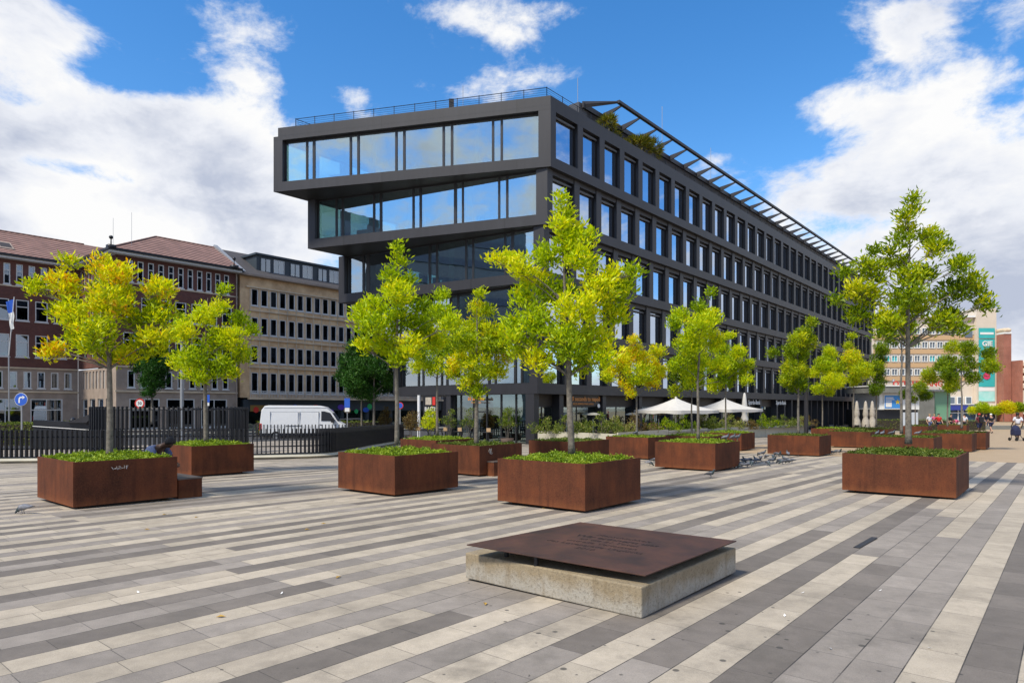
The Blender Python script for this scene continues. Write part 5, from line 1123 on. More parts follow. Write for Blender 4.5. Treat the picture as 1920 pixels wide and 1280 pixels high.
def chair(pos, rz, label, grp='cafe chairs', mt=None):
    mt = mt or M['black']; root = empty('cafe_chair', pos, label, 'chair', grp, rz); MB().box(-.22, .22, -.22, .22, .43, .46).build('seat', mt, root, bevel=.01)
    b_ = MB(); b_.add([(-.22, .20, .55), (.22, .20, .55), (.20, .30, .85), (-.20, .30, .85), (-.22, .225, .55), (.22, .225, .55), (.20, .325, .85), (-.20, .325, .85)], [(0, 1, 2, 3), (7, 6, 5, 4), (3, 2, 6, 7), (0, 4, 5, 1), (1, 5, 6, 2), (0, 3, 7, 4)]); b_.build('backrest', mt, root)
    for x in (-1, 1):
        for y in (-1, 1):
            q = MB(); q.tube([(x*.19, y*.18, .44), (x*.22, y*.23, 0)], .014, 5); q.build('leg', mt, root)
        q = MB(); q.tube([(x*.2, .2, .44), (x*.2, .25, .6)], .014, 5); q.build('back_post', mt, root)
tb = [(916, 36.0), (862, 37.5), (835, 38.5), (785, 40.5)]; wh = ['before the corner glazing, left of the big pot', 'between the second and third potted shrubs', 'left of the second potted shrub', 'behind the end of the black fence']
for (px, Y), w_ in zip(tb, wh):
    X = (px-960)/F*Y; g_ = gz(Y); table((X, Y, g_), 'round dark cafe table '+w_)
    root = empty('paper_caddy', (X, Y, g_+.75), 'orange box on the table '+w_, 'menu box', 'orange boxes on the cafe tables'); MB().box(-.11, .11, -.07, .07, 0, .20).build('box', M['orange2'] if 'orange2' in M else M['orange'], root); MB().tube([(-.06, 0, .2), (-.03, 0, .3), (.03, 0, .3), (.06, 0, .2)], .01, 4).build('handle', M['black'], root)
    for j, dx in enumerate((-.75, .75)): chair((X+dx, Y+.1*j, g_), math.pi/2*(-1 if dx > 0 else 1), 'black chair %s of the table %s' % (('left', 'right')[j], w_))
pots = [(951, 35.4, 1.85, 'M', 'tall slim potted shrub before the corner glazing'), (878, 36.6, 1.8, 'M', 'potted olive shrub behind the crooked trunk'), (843, 38, 1.9, 'M', 'airy potted shrub right of the slim trunk in the cafe corner'), (806, 38.5, 1.75, 'Y', 'bushy yellow green potted shrub left of the slim trunk'), (770, 39.5, 1.6, 'R', 'reddish green shrub at the end of the black fence'), (722, 50, 2.0, 'R', 'brownish round shrub beyond the black fence, left of a trunk')]
for px, Y, h, k, lb_ in pots:
    X = (px-960)/F*Y; g_ = gz(Y); lm = {'M': M['shrub'], 'Y': M['leafG'], 'R': M['shrubR']}[k]; w_ = .55 if k == 'M' else .8
    bush('potted_shrub', (X, Y, g_+.42), [(0, 0, h*.5, w_*.62), (.12, 0, h*.75, w_*.42), (-.2, .1, h*.42, w_*.5), (.22, -.1, h*.4, w_*.48)], lb_, 'shrub', 'potted shrubs of the cafe corner', lm, .55 if k == 'M' else .9, .10, pot=(.36, .42), stems=9, tone=.45 if k != 'Y' else .75)
for i in range(6):
    px = 1562+i*13.5; Y = 57+(i % 3)*2; X = (px-960)/F*Y
    chair((X, Y, gz(Y)), i*1.1, 'black terrace chair, number %s from the left in the far dark row' % ('one', 'two', 'three', 'four', 'five', 'six')[i], 'black chairs on the far terrace')
for i, px in enumerate((1579, 1607, 1648)): X = (px-960)/F*58; table((X, 58, gz(58)), 'dark table among the far terrace chairs, %s' % ('left of the closed beige parasols', 'below the closed beige parasols', 'right of the closed beige parasols')[i], grp='tables on the far terrace')
# ------------------------------------------------------------------ buildings at the far right
def far_right():
    Y = 118.; m_ = Y/F
    def X(px): return (px-960)*m_
    def Z(v, y=Y): return EYE-(v-HZ)/F*y
    root = empty('striped_office_block', (X(1750), Y, -1), 'cream and orange striped office block behind the trees at the right', 'building')
    W_ = lambda mb, a, b_, v0, v1, d0, d1: mb.box(X(a), X(b_), Y+d0, Y+d1, Z(v1), Z(v0))
    def bb(fn, nm, mt, par=root): q = MB(); fn(q); q.v = [(x-X(1750), y-Y, z+1) for x, y, z in q.v]; return q.build(nm, mt, par)
    bb(lambda q: W_(q, 1640, 1829, 595, 805, .5, 14), 'wall', M['cream2']); bb(lambda q: W_(q, 1829.2, 1866, 578, 805, -.3, 14), 'end_tower', M['cream2']); bb(lambda q: W_(q, 1640, 1829, 591, 594.9, -.1, 14), 'roof_edge', M['letter'])
    for r_, v in enumerate((614, 640, 665.5, 691)):
        bb(lambda q: W_(q, 1640, 1828.9, v+14.5, v+22.5, .3, .498), 'orange_band', M['orange'])
        for k in range(13):
            x = 1645+k*14.2
            f = MB(); 
            for (a, b_, c, d_) in ((x, x+11.5, v, v+1.2), (x, x+11.5, v+11.3, v+12.5), (x, x+1.1, v+1.2, v+11.3), (x+10.4, x+11.5, v+1.2, v+11.3), (x+5.4, x+6.1, v+1.2, v+11.3)): W_(f, a, b_, c, d_, .25, .42)
            f.v = [(x_-X(1750), y_-Y, z_+1) for x_, y_, z_ in f.v]; fo = f.build('window', M['letter'], root)
            bb(lambda q: W_(q, x+1.1, x+10.4, v+1.2, v+11.3, .40, .43), 'pane', M['tealpane'] if r_ == 2 and k in (1, 2, 7, 8, 9) else M['farpane'], fo)
    for k in range(3):
        x = 1781+k*15.5; f = MB(); W_(f, x, x+12, 743, 757.5, .25, .45); f.v = [(x_-X(1750), y_-Y, z_+1) for x_, y_, z_ in f.v]; fo = f.build('window', M['letter'], root); bb(lambda q: W_(q, x+1.5, x+10.5, 744.5, 756, .2, .248), 'pane', M['farpane'], fo)
    for px, v in ((1811, 618), (1811, 644)): bb(lambda q: W_(q, px, px+14, v, v+14, .2, .3), 'window', M['farpane'])
    bb(lambda q: W_(q, 1774, 1829, 758.5, 768.5, -1.2, .2), 'shop_fascia', M['blue2']); bb(lambda q: W_(q, 1774, 1829, 757.2, 758.4, -1.3, .2), 'fascia_edge', M['letter'])
    bb(lambda q: W_(q, 1774, 1829, 769, 797, -.4, .3), 'shopfront', M['shopdark'])
    for x in (1774, 1792, 1801, 1826): bb(lambda q: W_(q, x, x+1.2, 768.6, 797, -.6, -.41), 'mullion', M['letter'])
    bb(lambda q: W_(q, 1774, 1829, 773, 774.2, -.62, -.41), 'transom', M['letter'])
    bb(lambda q: W_(q, 1820, 1866, 760, 768.5, -2, -.31), 'white_canopy', M['letter']); bb(lambda q: W_(q, 1829, 1862, 769, 785, -.5, -.31), 'doorway', M['black'])
    # banner
    br = empty('teal_banner', (X(1847), Y-.5, Z(752)), 'tall teal advertising banner on the cream end tower', 'banner')
    def nb(a, b_, v0, v1, d, nm, mt): q = MB(); q.box(X(a)-X(1847), X(b_)-X(1847), d, d+.03, Z(v1)-Z(752), Z(v0)-Z(752)); q.build(nm, mt, br)
    nb(1831.5, 1861.5, 615.5, 634.5, 0, 'panel', M['teal']); nb(1831.5, 1861.5, 636.5, 725, 0, 'panel', M['teal']); nb(1831.5, 1861.5, 725.3, 733, 0, 'white_panel', M['letter']); nb(1831.5, 1861.5, 733.3, 752, 0, 'pale_panel', M['teal2']); nb(1834, 1859, 623.5, 627.5, -.04, 'white_bar', M['letter']); nb(1838, 1859, 722.5, 725, -.06, 'teal_bar', M['teal'])
    text('GIE', 'lettering', textM((0, -.06, Z(645)-Z(752)), (1, 0, 0)), 1.25, M['letter'], br, .02, bold=.03); text('ENERGIE', 'small_lettering', textM((0, -.06, Z(664)-Z(752)), (1, 0, 0)), .55, M['letter'], br, .02, bold=.01)
    q = MB(); q.lathe([(0, -.03), (.62, -.03), (.62, .03), (0, .03)], 20); o = q.build('pink_flower', M['pink'], br); o.matrix_local = Matrix.Translation((-.1, -.05, Z(705)-Z(752))) @ Matrix.Rotation(math.pi/2, 4, 'X')
    # brick tower and low brick block
    t = empty('brick_stair_tower', (X(1872), Y-2, -1), 'orange red brick tower with a pale curved cap beside the banner', 'tower')
    q = MB(); q.box(X(1866.5)-X(1872), X(1880.5)-X(1872), 0, 8, 0, Z(628)+1); q.build('brick_shaft', M['brickor'], t); q = MB(); q.box(X(1866.5)-X(1872), X(1880.8)-X(1872), -.1, 8, Z(628)+1.001, Z(625)+1); q.build('white_band', M['letter'], t)
    q = MB(); q.box(X(1866.5)-X(1872), X(1880.8)-X(1872), -.2, 8, Z(625)+1.001, Z(617)+1); q.build('cap', M['beige2'], t, bevel=.35)
    t = empty('low_brick_block', (X(1900), Y-4, -1), 'orange red brick block with stacked white concrete hoods at the right edge', 'building'); y0 = Y-4
    def lq(a, b_, v0, v1, d0, d1, nm, mt): q = MB(); q.box((a-1900)*y0/F, (b_-1900)*y0/F, d0, d1, Z(v1, y0)+1, Z(v0, y0)+1); return q.build(nm, mt, t)
    lq(1880.9, 1885, 675, 800, 0, 10, 'brick_wall', M['brickor']); lq(1885.01, 1911, 677, 800, .8, 10, 'back_wall', M['brickor']); lq(1911.01, 1960, 676, 800, 0, 10, 'brick_wall', M['brickor'])
    for v in (676, 689.5, 704, 718):
        q = MB(); a, b_ = (1885-1900)*y0/F, (1911-1900)*y0/F; zt, zb_ = Z(v, y0)+1, Z(v+9.5, y0)+1
        q.add([(a, .2, zt), (b_, .2, zt), (b_, -.9, zb_), (a, -.9, zb_), (a, .2, zb_), (b_, .2, zb_)], [(0, 3, 2, 1), (3, 4, 5, 2), (0, 4, 3), (1, 2, 5), (0, 1, 5, 4)]); q.build('concrete_hood', M['cream2'], t)
    lq(1885.02, 1910.98, 731, 776, .1, .79, 'white_wall', M['cream2'])
    # grey concrete kiosk, white box with poster
    y1 = 84.
    k = empty('grey_concrete_pavilion', ((1725-960)/F*y1, y1, gz(y1)), 'grey concrete pavilion wall behind the slim trees', 'pavilion'); gg = gz(y1)
    q = MB(); q.box(-3.2, 1.85, 0, 7, 0, 3.55-gg); q.build('wall', M['grey'], k); q = MB(); q.box(-3.4, 5, -.4, 7.3, 3.56-gg, 3.8-gg); q.build('flat_roof', M['lgrey'], k)
    q = MB(); q.box(2.2, 4.2, .5, 1.2, 0, 3.5-gg); q.build('glass_lobby', M['greenpane'], k)
    k = empty('billboard_building', ((1676-960)/F*78, 78, gz(78)), 'white flat building carrying a blue poster, dark shopfront below', 'building'); gg = gz(78)
    q = MB(); q.box(-1.7, 3, 0, 6, 1.25-gg, 3.2-gg); q.build('wall', M['letter'], k); q = MB(); q.box(-2.6, 3, .3, 6, 0, 1.24-gg); q.build('shopfront', M['black'], k); q = MB(); q.box(-2.8, 3.2, -.8, 6, 3.21-gg, 3.95-gg); q.build('canopy', M['grey'], k); q = MB(); q.box(-2.9, 3.4, -.9, 6, 3.96-gg, 4.1-gg); q.build('canopy_edge', M['letter'], k)
    p_ = empty('blue_poster', ((1673-960)/F*78, 77.9, 2.15), 'blue and white poster with a yellow star on the white building', 'poster')
    q = MB(); q.box(-1.05, 1.05, -.02, .06, -.85, .85); q.build('panel', M['letter'], p_); q = MB(); q.box(-.97, .97, -.04, -.021, -.74, .76); q.build('blue_field', M['sky_blue'], p_)
    for z, w in ((.5, .9), (.3, 1.0), (.1, .7)): q = MB(); q.box(-.85, -.85+w, -.06, -.041, z-.05, z+.05); q.build('text_line', M['letter'], p_)
    q = MB(); q.box(-.85, -.15, -.06, -.041, -.6, -.05); q.build('white_field', M['letter'], p_)
    st = MB(); P = [(.55+math.cos(a)*(.34 if i % 2 == 0 else .15), -.055, .0+math.sin(a)*(.34 if i % 2 == 0 else .15)) for i, a in enumerate([math.pi/5*i+math.pi/2 for i in range(10)])]; st.add(P, [tuple(range(9, -1, -1))]); st.build('star', M['yellow'], p_)
    o = empty('red_sign', ((1728-960)/F*83.5, 83.4, 3.95), 'red lettering band on the pavilion roof behind the leaves', 'sign'); q = MB(); q.box(-4.2, 3.2, -.1, 0, -.0, .08); q.build('rail', M['lgrey'], o); text('OSTAUSGANG', 'lettering', textM((-.6, -.12, .5), (1, 0, 0)), .95, M['red'], o, .03, bold=.02)
    b1 = empty('barrier_panels', ((1707-960)/F*60, 60, gz(60)), 'white translucent barrier panels behind the large right trunk', 'barrier')
    for x in (-.68, .02): q = MB(); q.box(x, x+.66, 0, .03, .1, 1.95); q.build('panel', M['palep'], b1)
    for x in (-.69, .0, .70): q = MB(); q.cyl(x, .015, 0, 2.0, .025, 6); q.build('post', M['lgrey'], b1)
    hedge((39.5, 72, gz(72)), (47, 72, gz(72)), .8, 1.2, 'clipped hedge below the blue poster', 1600)
    hedge((47.2, 75, gz(75)), (53.5, 75, gz(75)), .8, 1.1, 'clipped hedge in front of the grey pavilion', 1200)
    # distant planting bed and low wall at the far right
    w = empty('low_grey_wall', ((1890-960)/F*78, 78, gz(78)), 'low grey wall and planting bed before the red brick block', 'wall'); q = MB(); q.box(-4.6, 12, 0, .4, 0, .45); q.build('wall', M['grey'], w)
M['farpane'] = mat('far_window_glass', (.10, .13, .17), .1, 0, .8); M['tealpane'] = mat('teal_blind_glass', (.04, .42, .45), .3); M['blue2'] = mat('navy_fascia', (.03, .05, .28), .4); M['shopdark'] = mat('blue_black_shopfront', (.02, .09, .17), .15, col2=(.01, .02, .04), vscale=1.2)
M['cream2'] = mat('pale_cream_facade', (.66, .57, .46), .8, var=.1, vscale=.5); M['teal2'] = mat('pale_teal', (.25, .62, .55), .6, col2=(.5, .72, .68), vscale=.8); M['pink'] = mat('pink_print', (.65, .03, .14), .6); M['greenpane'] = mat('green_glass', (.16, .33, .22), .2); M['yellow'] = mat('yellow_print', (.85, .62, .03), .5); M['palep'] = mat('pale_panel', (.50, .54, .58), .5)
far_right(); far_block()
# opposite building (only as a reflection)
def opposite():
    root = empty('opposite_building', (-68, 13, 0), 'banded office building across the square, seen only as a reflection in the dark glass', 'building', None, math.radians(0))
    q = MB(); q.box(-8, 8, -11, 11, -.5, 31); q.build('wall', M['inner'], root)
    for k in range(9):
        q = MB(); q.box(8.01, 8.3, -11, 11, 1.0+k*3.2, 2.1+k*3.2); q.build('band', M['oppband'], root)
        q = MB(); q.box(8.01, 8.08, -11, 11, 2.101+k*3.2, 4.1+k*3.2); q.build('window_strip', M['farpane'], root)
M['oppband'] = mat('grey_blue_band', (.10, .13, .19), .7)
opposite()
# ------------------------------------------------------------------ trees
TG = 'young plaza trees growing in the steel planters'
def ptree(key, px, vb, lobes, label, lm, r0=.07, dens=1., leaf=.115, tone=.5, dy=0, **k):
    c = PL[key][0]; return tree(px, c.y+dy, vb, lobes, label, lm, TG, r0, dens, leaf, tone, **k)
ptree(1, 206, 857, [(140, 498, 16), (190, 505, 26), (235, 520, 30), (180, 545, 36), (120, 540, 32), (80, 545, 20), (105, 580, 24), (225, 575, 42), (275, 545, 28), (310, 545, 18), (160, 600, 34), (290, 585, 26), (300, 600, 18), (215, 635, 38), (250, 600, 28), (170, 655, 26), (130, 635, 22), (105, 660, 20), (100, 670, 14), (270, 650, 34), (300, 640, 28), (190, 670, 26), (240, 668, 22)], 'wide yellow tree in the leftmost planter', M['leafY'], .085, tone=.62)
ptree(2, 386, 829, [(428, 550, 13), (408, 575, 18), (395, 600, 26), (435, 600, 20), (345, 605, 16), (360, 630, 26), (400, 640, 32), (440, 640, 28), (462, 620, 16), (455, 665, 22), (380, 675, 32), (330, 680, 24), (420, 690, 28), (395, 708, 22), (350, 705, 16), (440, 705, 14)], 'fresh green tree beside the black fence in the second planter from the left', M['leafG'], .085, tone=.62)
ptree(3, 744, 834, [(745, 472, 10), (748, 492, 14), (735, 520, 18), (760, 530, 20), (728, 548, 18), (755, 560, 28), (700, 575, 24), (675, 590, 20), (790, 575, 24), (740, 600, 36), (700, 620, 32), (785, 615, 34), (830, 590, 22), (840, 615, 20), (725, 650, 30), (770, 655, 28), (810, 640, 24), (685, 655, 20), (750, 680, 18)], 'tall pointed tree left of the centre, in front of the jutting glass floors', M['leafG'], .07, tone=.60)
ptree(4, 1072, 850, [(1050, 380, 12), (1060, 405, 18), (1050, 430, 20), (1080, 432, 26), (1062, 462, 32), (1100, 452, 18), (1030, 480, 30), (1085, 495, 36), (950, 485, 22), (930, 490, 12), (975, 505, 24), (1000, 520, 32), (1150, 520, 24), (1180, 515, 18), (1165, 545, 30), (1120, 545, 36), (1045, 545, 40), (985, 565, 28), (1080, 590, 42), (1150, 590, 32), (1010, 610, 38), (960, 610, 26), (1115, 640, 38), (1055, 650, 42), (980, 655, 30), (1010, 680, 28), (1130, 675, 26), (1085, 685, 28), (960, 640, 20)], 'largest yellow green tree in the nearest planter at the centre', M['leafG'], .082, tone=.70, lean=-18)
ptree(5, 1703, 832, [(1700, 385, 14), (1715, 395, 12), (1690, 415, 18), (1712, 430, 18), (1688, 455, 20), (1665, 475, 14), (1645, 475, 14), (1735, 445, 16), (1760, 445, 18), (1770, 465, 16), (1740, 475, 20), (1700, 490, 20), (1800, 495, 16), (1780, 510, 20), (1660, 500, 18), (1615, 505, 20), (1590, 510, 16), (1640, 520, 24), (1690, 525, 26), (1740, 520, 26), (1820, 535, 24), (1845, 545, 18), (1790, 550, 30), (1595, 550, 22), (1575, 565, 14), (1625, 560, 28), (1680, 565, 32), (1735, 570, 34), (1840, 575, 22), (1800, 590, 26), (1610, 595, 24), (1650, 605, 28), (1700, 610, 28), (1760, 610, 28), (1640, 630, 20), (1800, 620, 18)], 'open green tree in the large planter at the right', M['leafM'], .085, dens=.88, tone=.66, lean=0)
ptree(6, 820, 816, [(830, 560, 16), (815, 590, 22), (845, 610, 26), (800, 630, 26), (830, 655, 28), (790, 665, 22), (860, 655, 20), (815, 690, 24), (845, 695, 18), (785, 690, 16)], 'slim tree before the potted shrubs of the cafe corner', M['leafG'], .065, tone=.6)
ptree(7, 893, 834, [(900, 556, 12), (895, 580, 18), (915, 590, 16), (890, 615, 26), (920, 625, 24), (870, 645, 28), (900, 655, 34), (935, 650, 26), (950, 670, 18), (860, 680, 24), (895, 695, 30), (930, 695, 24), (880, 720, 22), (900, 740, 16), (850, 700, 14)], 'orange tinged tree with a crooked trunk right of the pointed tree', M['leafY'], .09, tone=.55, lean=4)
ptree(9, 1194, 817, [(1185, 640, 12), (1190, 665, 22), (1230, 660, 16), (1215, 680, 24), (1165, 680, 22), (1135, 710, 14), (1150, 700, 18), (1195, 705, 28), (1240, 700, 20), (1175, 722, 18), (1180, 740, 10), (1225, 720, 16)], 'small yellow tree between the centre tree and the open parasols', M['leafY'], .06, tone=.60)
ptree(10, 1309, 823, [(1330, 555, 10), (1315, 580, 18), (1330, 600, 22), (1280, 590, 18), (1265, 610, 18), (1300, 620, 30), (1340, 640, 24), (1285, 650, 28), (1320, 670, 30), (1275, 685, 22), (1345, 690, 18), (1300, 705, 20), (1355, 715, 10)], 'pointed tree in the planter with pigeons on its rim', M['leafG'], .062, tone=.5)
ptree(11, 1297, 822, [(1262, 690, 14), (1275, 705, 18), (1290, 720, 20), (1270, 735, 14), (1310, 715, 18), (1300, 695, 18)], 'low crowned tree hidden behind the pointed tree left of the parasols', M['leafM'], .06, tone=.55)
ptree(12, 1361, 813, [(1360, 632, 12), (1350, 655, 18), (1375, 665, 18), (1395, 660, 12), (1360, 685, 26), (1335, 690, 20), (1390, 695, 22), (1402, 685, 12), (1370, 715, 20), (1340, 725, 16), (1395, 715, 14)], 'tree over the right open parasol', M['leafG'], .06, tone=.52)
ptree(13, 1497, 813, [(1515, 608, 12), (1510, 630, 20), (1490, 640, 18), (1525, 645, 16), (1450, 665, 12), (1475, 660, 14), (1500, 665, 24), (1480, 695, 22), (1510, 695, 22), (1490, 720, 22), (1470, 715, 14), (1505, 725, 16)], 'tall narrow green tree behind the flock of pigeons', M['leafM'], .07, tone=.62)
ptree(14, 1542, 801, [(1545, 660, 12), (1560, 665, 12), (1540, 685, 20), (1565, 690, 20), (1525, 700, 14), (1550, 715, 22), (1575, 715, 12), (1530, 730, 14), (1560, 735, 12)], 'yellow green tree right of the tall narrow tree', M['leafG'], .06, tone=.62)
ptree(15, 1600, 801, [(1592, 632, 8), (1593, 650, 10), (1590, 672, 18), (1610, 680, 20), (1575, 690, 14), (1600, 700, 22), (1625, 695, 16), (1595, 715, 14)], 'yellow tree in front of the closed beige parasols', M['leafY'], .07, tone=.55, dy=4)
ptree(16, 1690, 813, [(1685, 590, 14), (1665, 605, 18), (1690, 620, 20), (1710, 610, 16), (1670, 640, 16), (1700, 645, 14), (1680, 570, 14), (1715, 580, 16)], 'thin tall trunk directly left of the large right tree', M['leafM'], .075, dens=.6, tone=.45)
ptree(21, 1643, 800, [(1640, 655, 14), (1650, 675, 16), (1635, 690, 16), (1655, 700, 16), (1645, 720, 16), (1635, 735, 12), (1660, 660, 12)], 'dark green tree at the far end of the long facade', M['leafM'], .07, tone=.35)
ptree(17, 1803, 803, [(1800, 655, 14), (1820, 660, 16), (1845, 665, 14), (1865, 672, 12), (1810, 685, 20), (1840, 690, 18), (1790, 700, 18), (1820, 710, 16), (1800, 725, 14), (1860, 690, 12)], 'slim tree at the right in front of the striped block', M['leafM'], .065, tone=.5)
ptree(18, 1776.5, 800, [(1770, 655, 16), (1780, 680, 18), (1760, 690, 16), (1755, 710, 16), (1780, 710, 16), (1770, 728, 14), (1745, 700, 12)], 'slim tree just left of the other one before the striped block', M['leafM'], .06, tone=.58, dy=3)
tree(1716, 60, 797, [(1715, 728, 14), (1700, 740, 12), (1730, 742, 14), (1718, 750, 10)], 'small dark tree in front of the grey pavilion', M['leafM'], 'trees along the far street', .07, tone=.3)
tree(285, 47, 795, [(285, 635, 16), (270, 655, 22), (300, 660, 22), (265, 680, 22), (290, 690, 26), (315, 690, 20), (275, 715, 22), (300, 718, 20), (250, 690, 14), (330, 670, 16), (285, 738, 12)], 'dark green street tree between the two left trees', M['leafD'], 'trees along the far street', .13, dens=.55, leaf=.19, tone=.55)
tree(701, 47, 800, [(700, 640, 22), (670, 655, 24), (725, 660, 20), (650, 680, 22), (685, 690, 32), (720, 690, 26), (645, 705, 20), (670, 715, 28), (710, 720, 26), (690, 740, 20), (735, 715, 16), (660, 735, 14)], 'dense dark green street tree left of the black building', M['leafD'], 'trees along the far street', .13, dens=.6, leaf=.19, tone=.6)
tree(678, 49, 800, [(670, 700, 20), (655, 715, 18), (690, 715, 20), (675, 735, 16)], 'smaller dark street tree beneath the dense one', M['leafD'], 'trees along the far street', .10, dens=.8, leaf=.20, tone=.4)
for px, vb, r_, lb_, lm in ((1882, 790, 14, 'low yellow shrub tree before the red brick block, nearer the tower', 'leafY'), (1905, 790, 11, 'low airy shrub tree before the white hoods', 'leafM'), (1836, 792, 12, 'bright green young tree right of the blue shop', 'leafG')):
    tree(px, 80, vb, [(px, 765, r_), (px-r_, 770, r_*.7), (px+r_, 768, r_*.7)], lb_, M[lm], 'trees along the far street', .05, dens=.7, leaf=.2, tone=.7)
# ------------------------------------------------------------------ pigeons
PIG = {}
def pigmat():
    m_ = bpy.data.materials.new('pigeon_feathers'); m_.use_nodes = True; t = m_.node_tree; b = NB(t); p = t.nodes['Principled BSDF']
    x = b.n('ShaderNodeSeparateXYZ', inp={0: b.n('ShaderNodeTexCoord').outputs['Object']}).outputs[0]
    c = b.ramp(b.m('ADD', b.m('MULTIPLY', x, 2.6), .5), [(.06, (.025, .027, .035)), (.20, (.16, .17, .20)), (.62, (.13, .14, .17)), (.70, (.03, .055, .06)), (1, (.035, .04, .055))])
    t.links.new(c, p.inputs['Base Color']); p.inputs['Roughness'].default_value = .6; return m_
M['pig'] = pigmat(); M['wingd'] = mat('dark_wing', (.045, .048, .058), .6, col2=(.10, .105, .12), vscale=14); M['wingl'] = mat('pale_wing', (.30, .31, .34), .6, col2=(.08, .08, .1), vscale=12); M['pink_leg'] = mat('pink_legs', (.35, .10, .08), .6)
def pig_meshes():
    for kind in ('stand', 'peck'):
        if kind == 'stand': path = [(-.20, 0, .085, .022, .006), (-.13, 0, .105, .03, .010), (-.08, 0, .12, .045, .035), (-.01, 0, .135, .060, .055), (.055, 0, .15, .052, .052), (.09, 0, .185, .034, .036), (.10, 0, .215, .024, .026), (.112, 0, .243, .023, .023), (.130, 0, .246, .016, .015), (.150, 0, .240, .005, .005), (.163, 0, .235, .002, .002)]
        else: path = [(-.20, 0, .135, .022, .006), (-.13, 0, .135, .03, .010), (-.08, 0, .135, .045, .035), (-.01, 0, .125, .060, .055), (.055, 0, .105, .052, .050), (.095, 0, .075, .034, .034), (.115, 0, .05, .024, .025), (.132, 0, .034, .022, .022), (.145, 0, .022, .014, .013), (.152, 0, .010, .005, .005), (.155, 0, .002, .002, .002)]
        b_ = MB(); b_.tube([p[:3] for p in path], [(p[3], p[4]) for p in path], 10)
        for y in (-1, 1):
            b_.tube([(.005, y*.022, .09), (.012, y*.024, .045), (.0, y*.024, .008)], [.011, .005, .005], 5); 
            for a in (-.5, 0, .5): b_.tube([(.0, y*.024, .006), (.03*math.cos(a), y*.024+.03*math.sin(a), .003)], .003, 3)
        me = bpy.data.meshes.new('pigeon'); me.from_pydata(b_.v, [], b_.f); me.materials.append(M['pig']); me.polygons.foreach_set('use_smooth', [True]*len(me.polygons))
        ws = []
        for y in (-1, 1):
            w = MB(); zc = .148 if kind == 'stand' else .138
            w.tube([(.06, y*.045, zc), (.0, y*.060, zc), (-.07, y*.050, zc-.012), (-.14, y*.028, zc-.03 if kind == 'stand' else zc-.005), (-.175, y*.014, zc-.045 if kind == 'stand' else zc)], [(.006, .012), (.009, .034), (.009, .030), (.006, .016), (.002, .004)], 8)
            for nm in ('d', 'l'):
                m2 = bpy.data.meshes.new('wing'); m2.from_pydata(w.v, [], w.f); m2.materials.append(M['wing'+nm]); m2.polygons.foreach_set('use_smooth', [True]*len(m2.polygons)); ws.append((nm, m2))
        PIG[kind] = (me, ws)
pig_meshes()
def pigeon(pos, rz, kind, sc, pale, label):
    me, ws = PIG[kind]; o = link(me, 'pigeon'); o.location = pos; o.rotation_euler = (0, 0, rz); o.scale = (sc, sc, sc); tag(o, label, 'pigeon', 'pigeons on the plaza')
    for nm, m2 in ws:
        if nm == ('l' if pale else 'd'): link(m2, 'wing', o)
pl_ = [(44, 963, 1, 1, 'grey pigeon pecking alone at the far left of the paving'), (1332, 896, 0, 0, 'pigeon standing alone in front of the planter with perched pigeons'), (1291, 880, 1, 1, 'pigeon under the front edge of the planter with perched pigeons'), (1218, 873, 1, 1, 'pale pigeon at the left side of the planter with perched pigeons'), (1226, 868, 0, 0, 'darker of two pigeons left of the planter with perched pigeons'), (1225, 859, 0, 0, 'pigeon standing in the gap between two planters')]
for px, v, k, pale, lb_ in pl_: pigeon(G(px, v), random.uniform(-1, 1)+(math.pi if px in (44, ) else 0), 'peck' if k else 'stand', .92, pale, lb_)
flock = [(1370, 876), (1384, 877), (1391, 878), (1401, 878), (1411, 873), (1393, 868), (1398, 868), (1407, 867), (1414, 869), (1419, 868), (1426, 863), (1440, 873), (1449, 868), (1450, 860), (1423, 855), (1431, 854), (1437, 860), (1456, 855), (1462, 856), (1461, 869), (1468, 870), (1472, 866), (1478, 869), (1485, 868), (1477, 855), (1495, 854), (1545, 852), (1553, 851), (1560, 852), (1568, 850), (1574, 851), (1404, 843)]
for i, (px, v) in enumerate(flock): pigeon(G(px, v), random.uniform(-3.1, 3.1), 'peck' if i % 3 else 'stand', .94, i % 6 == 0, 'dark pigeon in the flock feeding between the planters')
def rim_pig(key, px, label, pale=0, front=True):
    c, zg, root = PL[key]; y = c.y-.2; pigeon(((px-960)/F*y, y, zg+H_RIM+.03), random.uniform(-.6, .6), 'stand', .85, pale, label)
ww = PL[10]
for px, lb_, pale in ((1361, 'pale pigeon, left of three perched on a planter rim', 1), (1374, 'grey pigeon, middle of three perched on a planter rim', 0), (1382, 'dark pigeon, right of three perched on a planter rim', 0)): rim_pig(10, px, lb_, pale)
rim_pig(9, 1192, 'dark pigeon sitting at the foot of the small yellow tree')
rim_pig(16, 1645, 'dark pigeon on the planter behind the large right one, at its left end'); rim_pig(16, 1655, 'pale pigeon on the planter behind the large right one, near its left end', 1); rim_pig(16, 1672, 'round dark pigeon on the planter behind the large right one, near the thin trunk'); rim_pig(16, 1722, 'pale pigeon on the planter behind the large right one, right of the trunk', 1)
